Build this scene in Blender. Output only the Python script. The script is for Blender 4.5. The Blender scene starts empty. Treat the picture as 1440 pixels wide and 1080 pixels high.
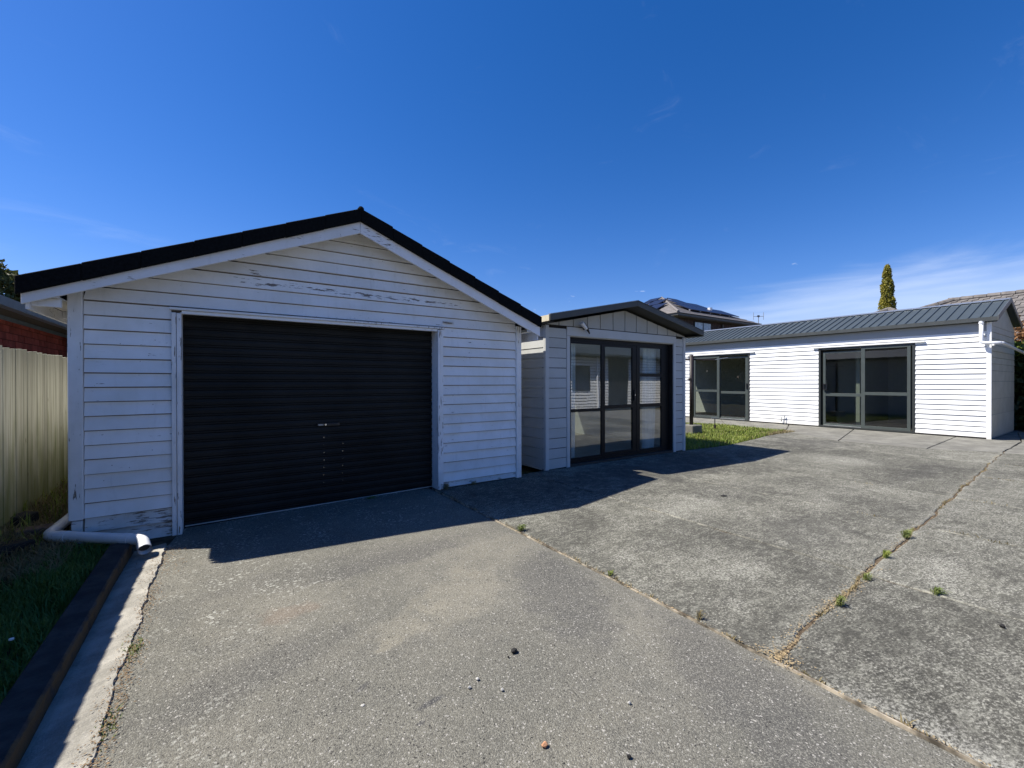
import bpy, math, random
from mathutils import Vector, Matrix
random.seed(7)
R = math.radians
sc = bpy.context.scene
COL = sc.collection

# ------------------------------------------------------------------ camera
cam = bpy.data.cameras.new('camera')
co = bpy.data.objects.new('camera', cam); COL.objects.link(co)
right = Vector((0.83010279, -0.55760801, -0.00163124)); up = Vector((0.00345564, 0.00221897, 0.99999157)); fwd = Vector((0.55759969, 0.83010143, -0.00376887))
co.matrix_world = Matrix(((right.x, up.x, -fwd.x, 0), (right.y, up.y, -fwd.y, 0), (right.z, up.z, -fwd.z, 1.45), (0, 0, 0, 1)))
cam.sensor_fit = 'HORIZONTAL'; cam.sensor_width = 36; cam.lens = 607.72 / 1440 * 36
cam.clip_start = 0.05; cam.clip_end = 3000
sc.camera = co

# ------------------------------------------------------------------ light
SUN_D = Vector((0.60, -0.405, -1.0)).normalized()
elev = math.asin(-SUN_D.z); rot = math.atan2(-SUN_D.x, -SUN_D.y) % (2 * math.pi)
sl = bpy.data.lights.new('sun', 'SUN'); sl.energy = 5.0; sl.angle = R(0.53); sl.color = (1.0, 0.95, 0.86)
so = bpy.data.objects.new('sun', sl); COL.objects.link(so)
so.rotation_euler = SUN_D.to_track_quat('-Z', 'Y').to_euler(); so.location = (-20, 14, 34)
sc.view_settings.view_transform = 'Standard'; sc.view_settings.look = 'None'
sc.view_settings.gamma = 1; sc.view_settings.use_curve_mapping = False
sc.view_settings.exposure = 0.68
sc.render.resolution_x = 1024; sc.render.resolution_y = 768
sc.render.engine = 'CYCLES'
sc.cycles.max_bounces = 8; sc.cycles.transparent_max_bounces = 16

class NT:
    """small node-tree writer"""
    def __init__(s, tree): s.t = tree; s.n = tree.nodes; s.l = tree.links
    def node(s, typ, ins=None, **kw):
        n = s.n.new(typ)
        for k, v in kw.items(): setattr(n, k, v)
        for k, v in (ins or {}).items(): s.set(n.inputs[k], v)
        return n
    def set(s, sock, v):
        if isinstance(v, bpy.types.NodeSocket): s.l.new(v, sock)
        elif isinstance(v, bpy.types.Node): s.l.new(v.outputs[0], sock)
        else:
            if isinstance(v, tuple) and len(v) == 3 and sock.type == 'RGBA': v = (*v, 1)
            sock.default_value = v
    def math(s, op, a, b=0.0, c=None, clamp=False):
        n = s.n.new('ShaderNodeMath'); n.operation = op; n.use_clamp = clamp
        s.set(n.inputs[0], a); s.set(n.inputs[1], b)
        if c is not None: s.set(n.inputs[2], c)
        return n.outputs[0]
    def mix(s, f, a, b, blend='MIX'):
        n = s.n.new('ShaderNodeMix'); n.data_type = 'RGBA'; n.blend_type = blend
        s.set(n.inputs[0], f); s.set(n.inputs[6], a); s.set(n.inputs[7], b)
        return n.outputs[2]
    def noise(s, vec, scale, detail=4, rough=0.55, dist=0.0):
        return s.node('ShaderNodeTexNoise', {'Vector': vec, 'Scale': scale, 'Detail': detail, 'Roughness': rough, 'Distortion': dist}).outputs[0]
    def ramp(s, v, a, b, lo=0.0, hi=1.0):
        n = s.node('ShaderNodeMapRange', {0: v, 1: a, 2: b, 3: lo, 4: hi}); n.interpolation_type = 'SMOOTHSTEP'
        return n.outputs[0]
    def mapping(s, vec, scale=(1, 1, 1), loc=(0, 0, 0), rot=(0, 0, 0)):
        return s.node('ShaderNodeMapping', {'Vector': vec, 'Scale': scale, 'Location': loc, 'Rotation': rot}).outputs[0]
    def voro(s, vec, scale, out=0, rnd=1.0):
        n = s.node('ShaderNodeTexVoronoi', {'Vector': vec, 'Scale': scale, 'Randomness': rnd})
        return n.outputs[out]
    def sep(s, v): return s.node('ShaderNodeSeparateXYZ', {0: v}).outputs

# ------------------------------------------------------------------ sky
world = bpy.data.worlds.new('World'); sc.world = world; world.use_nodes = True
T = NT(world.node_tree); bg = T.n['Background']
sky = T.node('ShaderNodeTexSky'); sky.sky_type = 'NISHITA'; sky.sun_disc = False
sky.sun_elevation = elev; sky.sun_rotation = rot
sky.altitude = 0; sky.air_density = 1.0; sky.dust_density = 0.25; sky.ozone_density = 4.0
tc = T.node('ShaderNodeTexCoord').outputs['Generated']
xyz = T.sep(tc)
hs = T.node('ShaderNodeHueSaturation', {'Saturation': 1.34, 'Value': 0.90, 'Color': sky.outputs[0]})
skyc = T.mix(1.0, hs.outputs[0], (0.97, 0.825, 1.045), 'MULTIPLY')
# thin cirrus low over the eastern horizon, rising towards the south-east
az = T.math('SUBTRACT', T.math('MULTIPLY', xyz[0], 0.94), T.math('MULTIPLY', xyz[1], 0.34))
azm = T.ramp(az, 0.35, 0.95)
top = T.math('ADD', T.math('MULTIPLY', azm, 0.085), 0.120)
nz = T.noise(T.mapping(tc, (2.2, 2.2, 14)), 1.6, 6, 0.6, 0.6)
topn = T.math('ADD', top, T.math('MULTIPLY', T.math('SUBTRACT', nz, 0.5), 0.10))
band = T.ramp(T.math('SUBTRACT', topn, xyz[2]), -0.02, 0.05)
dens = T.ramp(T.noise(T.mapping(tc, (2.0, 2.0, 15)), 1.7, 6, 0.5, 0.5), 0.30, 0.75)
azall = T.ramp(xyz[0], 0.60, 0.90)
cl = T.math('MULTIPLY', T.math('MULTIPLY', band, T.math('ADD', T.math('MULTIPLY', dens, 0.30), 0.26)), azall)
# faint wisps higher up and a few tiny puffs
w1 = T.math('MULTIPLY', T.ramp(T.noise(T.mapping(tc, (1.2, 3.0, 4.5), rot=(0.2, 0.3, 0.5)), 2.6, 8, 0.62, 1.2), 0.60, 0.85), 0.10)
puff = T.math('MULTIPLY', T.ramp(T.noise(T.mapping(tc, (3, 3, 8), loc=(3.1, 0.4, 0)), 5.5, 4, 0.5, 0.2), 0.70, 0.76), T.ramp(T.math('ABSOLUTE', T.math('SUBTRACT', xyz[2], 0.2)), 0.06, 0.0, 0, 0.6))
cl = T.math('MAXIMUM', T.math('MAXIMUM', cl, w1), puff)
fin = T.mix(T.math('MULTIPLY', cl, 0.70), skyc, (6.6, 7.2, 8.2))
T.set(bg.inputs[0], fin); bg.inputs[1].default_value = 0.098

# ------------------------------------------------------------------ materials
MAT = {}
def mat(name, rough=0.6, spec=0.5, metal=0.0):
    m = bpy.data.materials.new(name); m.use_nodes = True
    t = NT(m.node_tree); b = t.n['Principled BSDF']
    b.inputs['Roughness'].default_value = rough; b.inputs['Specular IOR Level'].default_value = spec; b.inputs['Metallic'].default_value = metal
    MAT[name] = m
    t.pos = t.node('ShaderNodeNewGeometry').outputs['Position']
    return m, t, b
def bump(t, b, h, strength=0.5, dist=0.01):
    n = t.node('ShaderNodeBump', {'Height': h, 'Strength': strength, 'Distance': dist}); t.l.new(n.outputs[0], b.inputs['Normal'])
def objrand(t): return t.node('ShaderNodeObjectInfo').outputs['Random']

def simple(name, col, rough=0.6, spec=0.5, metal=0.0, var=0.12, scale=6.0, bmp=0.0, bscale=60, rnd=0.0):
    m, t, b = mat(name, rough, spec, metal)
    f = t.ramp(t.noise(t.pos, scale, 5, 0.6), 0.3, 0.7)
    c = t.mix(f, tuple(x * (1 - var) for x in col), tuple(min(1, x * (1 + var)) for x in col))
    if rnd:
        v = t.ramp(objrand(t), 0, 1, 1 - rnd, 1 + rnd)
        c = t.mix(1.0, c, t.node('ShaderNodeCombineXYZ', {0: v, 1: v, 2: v}).outputs[0], 'MULTIPLY')
    t.set(b.inputs['Base Color'], c)
    if bmp: bump(t, b, t.noise(t.pos, bscale, 4), bmp, 0.004)
    return m

def paint(name, col, peel, grime=0.12, axis='x', seed=0.0, rough=0.55, region=None):
    """old weatherboard paint: chalky colour drift, dirt streaks, flaked spots down to grey timber"""
    m, t, b = mat(name, rough, 0.35)
    sc_ = (0.13, 1, 1) if axis == 'x' else ((1, 0.14, 1) if axis == 'y' else (1, 1, 0.10))
    p = t.mapping(t.pos, sc_, (seed, seed * 1.7, seed * 0.3))
    big = t.noise(t.pos, 1.7, 4, 0.6)
    fl = t.noise(p, 62, 8, 0.60)
    thr = t.math('SUBTRACT', 0.80 - peel * 0.22, t.math('MULTIPLY', t.ramp(big, 0.45, 0.72), 0.16 * (0.3 + peel)))
    if region:   # a shaped band of wear: z centre, half height, x0, x1
        zc, hh, x0, x1 = region
        q = t.sep(t.pos)
        rz = t.ramp(t.math('ABSOLUTE', t.math('SUBTRACT', q[2], zc)), hh, 0.0)
        rx = t.math('MULTIPLY', t.ramp(q[0], x0, x0 + .35), t.ramp(q[0], x1, x1 - .5))
        thr = t.math('SUBTRACT', thr, t.math('MULTIPLY', t.math('MULTIPLY', rz, rx), 0.155))
    mask = t.ramp(t.math('SUBTRACT', fl, thr), 0.0, 0.012)
    edge = t.ramp(t.math('SUBTRACT', fl, thr), -0.03, 0.0)
    # nail heads and tiny chips
    v = t.voro(t.mapping(t.pos, (1, 1, 1), (seed, 0, 0)), 9.0, 0)
    chip = t.math('LESS_THAN', v, 0.035)
    mask = t.math('MAXIMUM', mask, t.math('MULTIPLY', chip, 0.9 if peel > 0.05 else 0.0))
    base = t.mix(t.ramp(t.noise(t.pos, 3.1, 5, 0.6), 0.3, 0.75), col, tuple(c * (1 - grime) for c in (col[0], col[1] * 0.995, col[2] * 0.96)))
    st = t.ramp(t.noise(t.mapping(t.pos, (6, 6, 0.8)), 3.0, 5, 0.6), 0.52, 0.8)
    base = t.mix(t.math('MULTIPLY', st, grime * 1.6), base, (0.34, 0.33, 0.28))
    r = t.ramp(objrand(t), 0, 1, 0.95, 1.03)
    base = t.mix(1.0, base, t.node('ShaderNodeCombineXYZ', {0: r, 1: r, 2: r}).outputs[0], 'MULTIPLY')
    base = t.mix(t.math('MULTIPLY', edge, 0.18 if peel > .05 else 0.0), base, (0.4, 0.37, 0.33))
    if name.startswith('unit'):
        zz = t.sep(t.pos)[2]
        foot = t.math('MULTIPLY', t.ramp(t.math('ADD', zz, t.math('MULTIPLY', t.noise(t.pos, 4, 5), .35)), .42, .12), 0.45)
        base = t.mix(foot, base, (0.42, 0.38, 0.30))
    wood = t.mix(t.noise(p, 90, 3), (0.10, 0.08, 0.065), (0.30, 0.26, 0.22))
    t.set(b.inputs['Base Color'], t.mix(mask, base, wood))
    h = t.math('ADD', t.math('MULTIPLY', t.noise(p, 22, 4), 0.35), t.math('MULTIPLY', mask, -0.6))
    bump(t, b, h, 0.35, 0.004)
    return m

WH = (0.86, 0.86, 0.86)
paint('garage_white', WH, 0.36, 0.10)
paint('garage_white_flaking', WH, 0.48, 0.12, region=(2.53, 0.055, 0.1, 3.1))
paint('garage_white_rotten', (0.70, 0.70, 0.69), 0.85, 0.22, seed=2.0)
paint('garage_trim', WH, 0.58, 0.14, axis='z', seed=1.0)
paint('garage_barge', (0.84, 0.84, 0.86), 0.50, 0.10, seed=4.0)
paint('soffit_white', (0.74, 0.69, 0.60), 0.3, 0.2, seed=3.0)
paint('unit_white', (0.83, 0.83, 0.82), 0.0, 0.05, axis='y', rough=0.45)
paint('unit_end_warm_bounce', (0.56, 0.53, 0.43), 0.0, 0.16, axis='x', rough=0.5)  # end wall white toned down, warm ground bounce put into the colour
paint('frieze_eave_shade', (0.36, 0.375, 0.39), 0.0, 0.05, axis='y')  # grey deepened: shade under the eave put into the frieze colour
paint('cabin_grey', (0.50, 0.51, 0.50), 0.0, 0.08, axis='x', rough=0.6)
paint('cabin_gable_grey', (0.46, 0.455, 0.42), 0.0, 0.10, axis='z', rough=0.6)
paint('cabin_trim_grey', (0.55, 0.56, 0.555), 0.0, 0.06, axis='z', rough=0.55)
simple('gap_dark', (0.03, 0.027, 0.024), 0.9, 0.1)
simple('roof_black', (0.007, 0.0075, 0.008), 0.9, 0.1, bmp=0.9, bscale=240, var=0.4, scale=40)
simple('door_black', (0.018, 0.0185, 0.018), 0.6, 0.15, var=0.25, scale=1.5)
simple('door_seal', (0.45, 0.45, 0.43), 0.5)
simple('plastic_black', (0.012, 0.012, 0.014), 0.4)
simple('chrome', (0.6, 0.6, 0.6), 0.25, 0.5, 1.0)
simple('fascia_brown', (0.072, 0.070, 0.060), 0.5, 0.4, var=0.1, scale=3)
simple('soffit_dark', (0.05, 0.05, 0.044), 0.7)
simple('gutter_cream', (0.62, 0.55, 0.38), 0.5)
simple('alu_black', (0.008, 0.008, 0.008), 0.45, 0.25, var=0.1)
simple('alu_grey_green', (0.060, 0.072, 0.066), 0.4, 0.5, var=0.08)
simple('alu_dark_grey', (0.030, 0.034, 0.032), 0.45, 0.5, var=0.08)  # darker aluminium for the outer frames and the cabin sill
simple('track_silver', (0.55, 0.56, 0.55), 0.35, 0.5, 0.8)
simple('interior_wall', (0.74, 0.74, 0.70), 0.8, 0.2, var=0.04)
simple('interior_grey', (0.30, 0.32, 0.30), 0.8, 0.2, var=0.04)
simple('floor_light', (0.42, 0.39, 0.34), 0.6, 0.3, var=0.1, scale=8)
simple('gap_brown', (0.17, 0.145, 0.12), 0.9, 0.1)
simple('gap_grey', (0.13, 0.13, 0.135), 0.9, 0.1)
simple('carpet', (0.10, 0.095, 0.09), 0.95, 0.1, var=0.2, scale=60)
simple('curtain_cloth', (0.82, 0.84, 0.86), 0.9, 0.1, var=0.05)
simple('iron_roof', (0.058, 0.072, 0.080), 0.5, 0.3, 0.0, var=0.06, scale=1.2)
simple('iron_gutter', (0.085, 0.092, 0.092), 0.4, 0.5, 0.0, var=0.1)
simple('soffit_bluegrey', (0.30, 0.33, 0.36), 0.7)
simple('pvc_white', (0.78, 0.79, 0.80), 0.28, 0.5, var=0.05, scale=9)
simple('bore_shade', (0.03, 0.03, 0.03), 0.8)
simple('steel_dark', (0.030, 0.022, 0.020), 0.5, 0.4, var=0.3, scale=10)
simple('galv', (0.32, 0.33, 0.33), 0.45, 0.5, 0.6, var=0.2, scale=20)
simple('solar_blue', (0.014, 0.018, 0.040), 0.40, 0.3, var=0.15)
simple('panel_frame', (0.55, 0.56, 0.58), 0.35, 0.5, 0.8)
simple('tile_brownroof', (0.155, 0.142, 0.130), 0.8, 0.3, var=0.3, scale=4, bmp=0.4)
simple('tile_greyroof', (0.18, 0.165, 0.155), 0.75, 0.3, var=0.12, scale=4)
simple('brick_brown', (0.075, 0.055, 0.05), 0.85, 0.2, var=0.35, scale=9)
simple('mortar', (0.07, 0.035, 0.03), 0.95, 0.1)
simple('brick_red', (0.34, 0.078, 0.060), 0.8, 0.25, var=0.22, scale=8, bmp=0.5, bscale=80, rnd=0.16)
simple('gutter_bluegrey', (0.18, 0.23, 0.29), 0.4, 0.5, 0.2)
simple('soffit_brown', (0.12, 0.11, 0.095), 0.8)
simple('white_trim_far', (0.74, 0.74, 0.73), 0.5)
simple('dark_soil', (0.06, 0.05, 0.036), 0.95, 0.1, var=0.5, scale=12, bmp=1.0, bscale=50)
simple('joint_earth', (0.12, 0.09, 0.06), 0.95, 0.1, var=0.5, scale=30, bmp=1.0, bscale=120)
simple('stone_dark', (0.022, 0.021, 0.020), 0.8, 0.3, var=0.4, scale=60)
simple('stone_white', (0.42, 0.41, 0.38), 0.8, 0.3, var=0.15, scale=60)
simple('stone_orange', (0.42, 0.22, 0.12), 0.8, 0.3, var=0.3, scale=60)
simple('rubble_brown', (0.13, 0.095, 0.075), 0.9, 0.2, var=0.4, scale=14, bmp=1.0, bscale=60)
simple('leaf_litter_brown', (0.20, 0.135, 0.075), 0.9, 0.1, var=0.6, scale=70)
simple('leaf_litter', (0.33, 0.25, 0.14), 0.9, 0.2, var=0.45, scale=90)
simple('trunk_bark', (0.10, 0.075, 0.055), 0.9, 0.2, var=0.4, scale=20, bmp=1, bscale=40)
simple('petal_white', (0.8, 0.8, 0.78), 0.7, 0.2)
simple('window_light_blue', (0.33, 0.42, 0.48), 0.12, 0.6, var=0.2)

def leafmat(name, a, b_, rnd=0.35, trans=0.25):
    m, t, b = mat(name, 0.55, 0.3)
    f = t.noise(t.pos, 1.8, 4, 0.6); g = t.noise(t.pos, 23, 2)
    c = t.mix(t.ramp(t.math('ADD', t.math('MULTIPLY', f, 0.5), t.math('MULTIPLY', g, 0.5)), 0.35, 0.65), a, b_)
    t.set(b.inputs['Base Color'], c)
    tr = t.node('ShaderNodeBsdfTranslucent', {'Color': c}); mx = t.node('ShaderNodeMixShader', {0: trans})
    t.l.new(b.outputs[0], mx.inputs[1]); t.l.new(tr.outputs[0], mx.inputs[2])
    t.l.new(mx.outputs[0], t.n['Material Output'].inputs[0])
    return m
leafmat('grass_green', (0.13, 0.19, 0.028), (0.30, 0.34, 0.07))
leafmat('grass_dark', (0.085, 0.16, 0.03), (0.18, 0.25, 0.06))
leafmat('grass_dry', (0.30, 0.24, 0.12), (0.18, 0.15, 0.07))
leafmat('weed_green', (0.11, 0.16, 0.035), (0.24, 0.26, 0.08))
leafmat('cypress_green', (0.10, 0.105, 0.016), (0.30, 0.26, 0.035), trans=0.1)
leafmat('tree_green', (0.035, 0.06, 0.012), (0.16, 0.14, 0.05))
leafmat('hedge_dark', (0.02, 0.035, 0.010), (0.04, 0.06, 0.018), trans=0.1)
leafmat('hedge_lime', (0.16, 0.20, 0.03), (0.10, 0.14, 0.03))
leafmat('hedge_copper', (0.20, 0.10, 0.045), (0.30, 0.17, 0.08))

def glass(name, tint, rough=0.0, boost=1.0):
    m, t, b = mat(name)
    geo = t.node('ShaderNodeNewGeometry'); fr = t.math('MULTIPLY', t.node('ShaderNodeFresnel', {'IOR': 1.52}).outputs[0], t.math('SUBTRACT', 1.0, geo.outputs['Backfacing']))
    g = t.node('ShaderNodeBsdfGlossy', {'Color': (0.95, 0.97, 1.0, 1), 'Roughness': rough})
    tr = t.node('ShaderNodeBsdfTransparent', {'Color': (*tint, 1)})
    nz = t.noise(t.pos, 1.3, 2, 0.4); bp = t.node('ShaderNodeBump', {'Height': nz, 'Strength': 0.12, 'Distance': 0.01})
    t.l.new(bp.outputs[0], g.inputs['Normal'])
    mx = t.node('ShaderNodeMixShader', {0: t.math('MULTIPLY', fr, boost, clamp=True)})
    t.l.new(tr.outputs[0], mx.inputs[1]); t.l.new(g.outputs[0], mx.inputs[2])
    t.l.new(mx.outputs[0], t.n['Material Output'].inputs[0])
    return m
glass('glass_clear', (0.88, 0.91, 0.89), boost=4.2)
glass('glass_tinted', (0.80, 0.82, 0.78), boost=2.0)

# fence timber: pale, vertical grain, green algae creeping up from the ground
m, t, b = mat('fence_timber', 0.85, 0.2)
q = t.sep(t.pos)
gr = t.noise(t.mapping(t.pos, (9, 9, 0.35)), 3.6, 8, 0.62)
kn = t.ramp(t.voro(t.mapping(t.pos, (5, 5, 2.2)), 1.0), 0.09, 0.02)
c = t.mix(t.ramp(gr, 0.3, 0.7), (0.29, 0.285, 0.225), (0.50, 0.49, 0.40))
c = t.mix(t.math('MULTIPLY', kn, 0.7), c, (0.14, 0.115, 0.075))
alg = t.math('MULTIPLY', t.ramp(t.math('ADD', q[2], t.math('MULTIPLY', t.math('SUBTRACT', t.noise(t.mapping(t.pos, (3, 3, .8)), 3, 5), 0.5), 1.6)), 1.25, 0.10), 0.8)
c = t.mix(alg, c, (0.13, 0.15, 0.035))
rv = t.ramp(objrand(t), 0, 1, 0.86, 1.08)
c = t.mix(1.0, c, t.node('ShaderNodeCombineXYZ', {0: rv, 1: rv, 2: rv}).outputs[0], 'MULTIPLY')
t.set(b.inputs['Base Color'], c); bump(t, b, gr, 0.25, 0.004)

def blob(t, q, x, y, rx, ry, ang=0.0, soft=0.5, nz=None):
    dx = t.math('SUBTRACT', q[0], x); dy = t.math('SUBTRACT', q[1], y)
    ca, sa = math.cos(ang), math.sin(ang)
    u = t.math('ADD', t.math('MULTIPLY', dx, ca / rx), t.math('MULTIPLY', dy, sa / rx))
    v = t.math('ADD', t.math('MULTIPLY', dx, -sa / ry), t.math('MULTIPLY', dy, ca / ry))
    d = t.math('ADD', t.math('MULTIPLY', u, u), t.math('MULTIPLY', v, v))
    if nz is not None: d = t.math('ADD', d, t.math('MULTIPLY', t.math('SUBTRACT', nz, 0.5), 2.6))
    return t.ramp(d, 1.0, 1.0 - soft)

# asphalt
m, t, b = mat('asphalt', 0.95, 0.06)
q = t.sep(t.pos)
bigN = t.noise(t.pos, 0.9, 5, 0.6); midN = t.noise(t.pos, 5.5, 5, 0.6)
c = t.mix(t.ramp(bigN, 0.35, 0.65), (0.140, 0.135, 0.114), (0.190, 0.180, 0.149))
c = t.mix(t.math('MULTIPLY', t.ramp(midN, 0.42, 0.72), 0.45), c, (0.116, 0.114, 0.100))
for (x, y, rx, ry, a, s) in ((1.35, 2.65, .55, .32, .6, .55), (.95, 2.55, .35, .18, .4, .5), (.78, 2.38, .10, .06, .3, .75), (.72, 2.34, .05, .03, 0, .7), (1.9, 3.1, .6, .35, .5, .35), (2.1, 1.4, .25, .6, 0.2, .2), (.3, 3.2, .7, .5, 0, .2), (.9, 1.2, .9, .25, .3, .25)):
    c = t.mix(t.math('MULTIPLY', blob(t, q, x, y, rx, ry, a, 1.0, midN), s * 0.6), c, (0.28, 0.255, 0.195))
for (x, y, rx, ry, a, s) in ((.78, 1.83, .085, .022, .15, .8), (.70, 1.74, .022, .015, 0, .7), (1.95, 2.3, .8, .35, 1.2, .5), (2.0, 1.0, .9, .3, 1.2, .45), (1.2, 3.5, .8, .2, .1, .3), (.1, 2.5, .6, .2, .3, .3), (1.0, 3.6, 1.2, .3, 0, .3), (.55, 2.1, .05, .02, .5, .6)):
    c = t.mix(t.math('MULTIPLY', blob(t, q, x, y, rx, ry, a, 0.8, midN), s), c, (0.062, 0.062, 0.066))
a1 = t.voro(t.pos, 210, 1); agg = t.voro(t.pos, 210, 0)
lum = t.sep(a1)[0]
c = t.mix(t.ramp(lum, 0.55, 1.0, 0, 0.5), c, (0.33, 0.32, 0.275))
c = t.mix(t.ramp(lum, 0.30, 0.0, 0, 0.65), c, (0.075, 0.073, 0.068))
a2 = t.sep(t.voro(t.pos, 150, 1))
c = t.mix(t.math('MULTIPLY', t.math('GREATER_THAN', a2[1], 0.975), 0.7), c, (0.44, 0.42, 0.38))
c = t.mix(t.math('MULTIPLY', t.math('LESS_THAN', a2[2], 0.02), 0.8), c, (0.035, 0.034, 0.034))
wp = t.node('ShaderNodeVectorMath', {0: t.pos, 1: t.node('ShaderNodeTexNoise', {'Vector': t.pos, 'Scale': 7.0, 'Detail': 4.0}).outputs[1]}).outputs[0]
cv = t.node('ShaderNodeTexVoronoi', {'Vector': wp, 'Scale': 3.1}); cv.feature = 'DISTANCE_TO_EDGE'
crk = t.math('MULTIPLY', t.ramp(cv.outputs[0], 0.010, 0.003), t.math('ADD', blob(t, q, 2.2, 2.2, .3, .8, 0, .9, midN), t.math('MULTIPLY', blob(t, q, .1, 1.6, .3, .7, 0, .9, midN), .6), clamp=True))
c = t.mix(t.math('MULTIPLY', crk, 0.7), c, (0.04, 0.038, 0.036))
# pale paint and lichen flecks: near the door and down the left side
fk = t.voro(t.mapping(t.pos, (1, 1.35, 1)), 27, 0)
fkn = t.noise(t.pos, 3.3, 3)
reg = t.math('ADD', t.math('MULTIPLY', t.ramp(q[1], 3.9, 4.6), t.ramp(q[0], 2.6, 1.8)), t.math('MULTIPLY', blob(t, q, .15, 3.5, .75, .85, 0, .9), 0.85), clamp=True)
reg = t.math('ADD', reg, t.math('MULTIPLY', blob(t, q, -.1, 1.9, .35, 1.0, 0, .9), 0.5), clamp=True)
fm = t.math('MULTIPLY', t.ramp(t.math('ADD', fk, t.math('MULTIPLY', t.noise(t.pos, 60, 5, 0.7), 0.7)), 0.66, 0.60), t.math('MULTIPLY', reg, t.ramp(fkn, 0.47, 0.56)))
c = t.mix(t.math('MULTIPLY', fm, 0.8), c, (0.46, 0.455, 0.40))
rd = t.math('MULTIPLY', blob(t, q, .35, 3.05, .2, .13, 0, .9, midN), 0.16)
c = t.mix(rd, c, (0.24, 0.13, 0.08))
t.set(b.inputs['Base Color'], c)
h = t.math('ADD', t.math('MULTIPLY', agg, -0.8), t.math('MULTIPLY', t.noise(t.pos, 130, 3), 0.9))
bump(t, b, h, 0.85, 0.0042)

# weathered concrete slabs with lichen mottling
m, t, b = mat('concrete_weathered', 0.95, 0.06)
q = t.sep(t.pos)
bigN = t.noise(t.pos, 0.75, 6, 0.62, 0.4); midN = t.noise(t.pos, 4.2, 6, 0.65)
st = t.noise(t.mapping(t.pos, (0.5, 2.4, 1), rot=(0, 0, 0.15)), 2.0, 5, 0.6)
c = t.mix(t.ramp(bigN, 0.35, 0.68), (0.098, 0.095, 0.082), (0.135, 0.131, 0.110))
c = t.mix(t.math('MULTIPLY', t.ramp(midN, 0.45, 0.7), 0.6), c, (0.080, 0.077, 0.070))
sp = t.noise(t.mapping(t.pos, (1, 1.5, 1), rot=(0, 0, 0.5)), 48, 9, 0.80, 0.2)
spb = t.math('ADD', t.math('MULTIPLY', t.math('SUBTRACT', bigN, .5), 0.20), t.math('MULTIPLY', t.math('SUBTRACT', midN, .5), 0.22))
spv = t.math('ADD', sp, spb)
c = t.mix(t.math('MULTIPLY', t.ramp(spv, 0.53, 0.60), 0.95), c, (0.37, 0.36, 0.31))
md = t.noise(t.mapping(t.pos, (1, 1.8, 1), rot=(0, 0, 0.35)), 11, 9, 0.74, 0.5)
c = t.mix(t.math('MULTIPLY', t.ramp(md, 0.51, 0.60), 0.42), c, (0.30, 0.295, 0.25))
c = t.mix(t.math('MULTIPLY', t.ramp(md, 0.48, 0.38), 0.5), c, (0.055, 0.053, 0.048))
str_ = t.noise(t.mapping(t.pos, (0.55, 3.2, 1), rot=(0, 0, 0.12)), 9, 8, 0.7)
c = t.mix(t.math('MULTIPLY', t.ramp(str_, 0.54, 0.64), 0.35), c, (0.30, 0.295, 0.25))
c = t.mix(t.math('MULTIPLY', t.ramp(spv, 0.475, 0.40), 0.8), c, (0.050, 0.049, 0.045))
fine = t.noise(t.pos, 260, 3, 0.7)
c = t.mix(t.ramp(fine, 0.58, 0.72, 0, 0.5), c, (0.30, 0.29, 0.26))
c = t.mix(t.ramp(fine, 0.42, 0.30, 0, 0.6), c, (0.045, 0.044, 0.042))
for (x, y, rx, ry, a, s) in ((5.1, 3.15, 1.5, .35, .1, .55), (9.5, 3.2, .8, .8, 0, .6), (6.5, 2.3, 1.2, .3, .1, .35), (3.1, .55, .9, .25, -.55, .45), (4.6, .9, .6, .14, .1, .5), (6.9, 1.25, .8, .12, 0, .55), (2.75, .2, .22, .9, 0, .5), (9.3, 2.0, .9, .15, 0, .4), (3.3, 1.9, .6, .5, 0, .25)):
    mk = t.math('MULTIPLY', blob(t, q, x, y, rx, ry, a, 1.0, midN), t.ramp(spv, 0.485, 0.545))
    c = t.mix(t.math('MULTIPLY', mk, s * 0.6), c, (0.43, 0.42, 0.37))
for (x, y, rx, ry, a, s) in ((6.0, 4.6, 3.0, .9, 0, .55), (11.5, 4.6, 1.6, 1.0, 0, .55), (9.5, 2.1, 1.6, .3, 0, .4), (4.7, 1.9, .7, .5, .3, .35)):
    c = t.mix(t.math('MULTIPLY', blob(t, q, x, y, rx, ry, a, 1.0, midN), s), c, (0.060, 0.058, 0.056))
for xj in (4.05, 5.84, 7.62, 9.52, 11.25):   # pale worn arrises either side of the sawn joints
    dj = t.math('ABSOLUTE', t.math('SUBTRACT', q[0], xj))
    pj = t.math('MULTIPLY', t.ramp(t.math('ADD', dj, t.math('MULTIPLY', midN, .05)), .05, .022), t.ramp(t.noise(t.pos, 5, 5), 0.47, 0.60))
    c = t.mix(t.math('MULTIPLY', pj, 0.5), c, (0.40, 0.385, 0.32))
jl = t.math('ABSOLUTE', t.math('SUBTRACT', q[1], t.math('ADD', 0.99, t.math('MULTIPLY', q[0], 0.056))))
pj = t.math('MULTIPLY', t.ramp(t.math('ADD', jl, t.math('MULTIPLY', midN, .22)), .22, .08), t.ramp(spv, 0.44, 0.54))
c = t.mix(t.math('MULTIPLY', pj, 0.6), c, (0.33, 0.32, 0.275))
je = t.math('SUBTRACT', q[0], 2.40)
pj = t.math('MULTIPLY', t.ramp(t.math('ADD', je, t.math('MULTIPLY', midN, .5)), .52, .22), t.ramp(spv, 0.45, 0.55))
c = t.mix(t.math('MULTIPLY', t.math('MULTIPLY', pj, t.ramp(q[1], 1.2, .4)), 0.75), c, (0.42, 0.41, 0.37))
rv = t.ramp(objrand(t), 0, 1, 0.90, 1.10)
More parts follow.
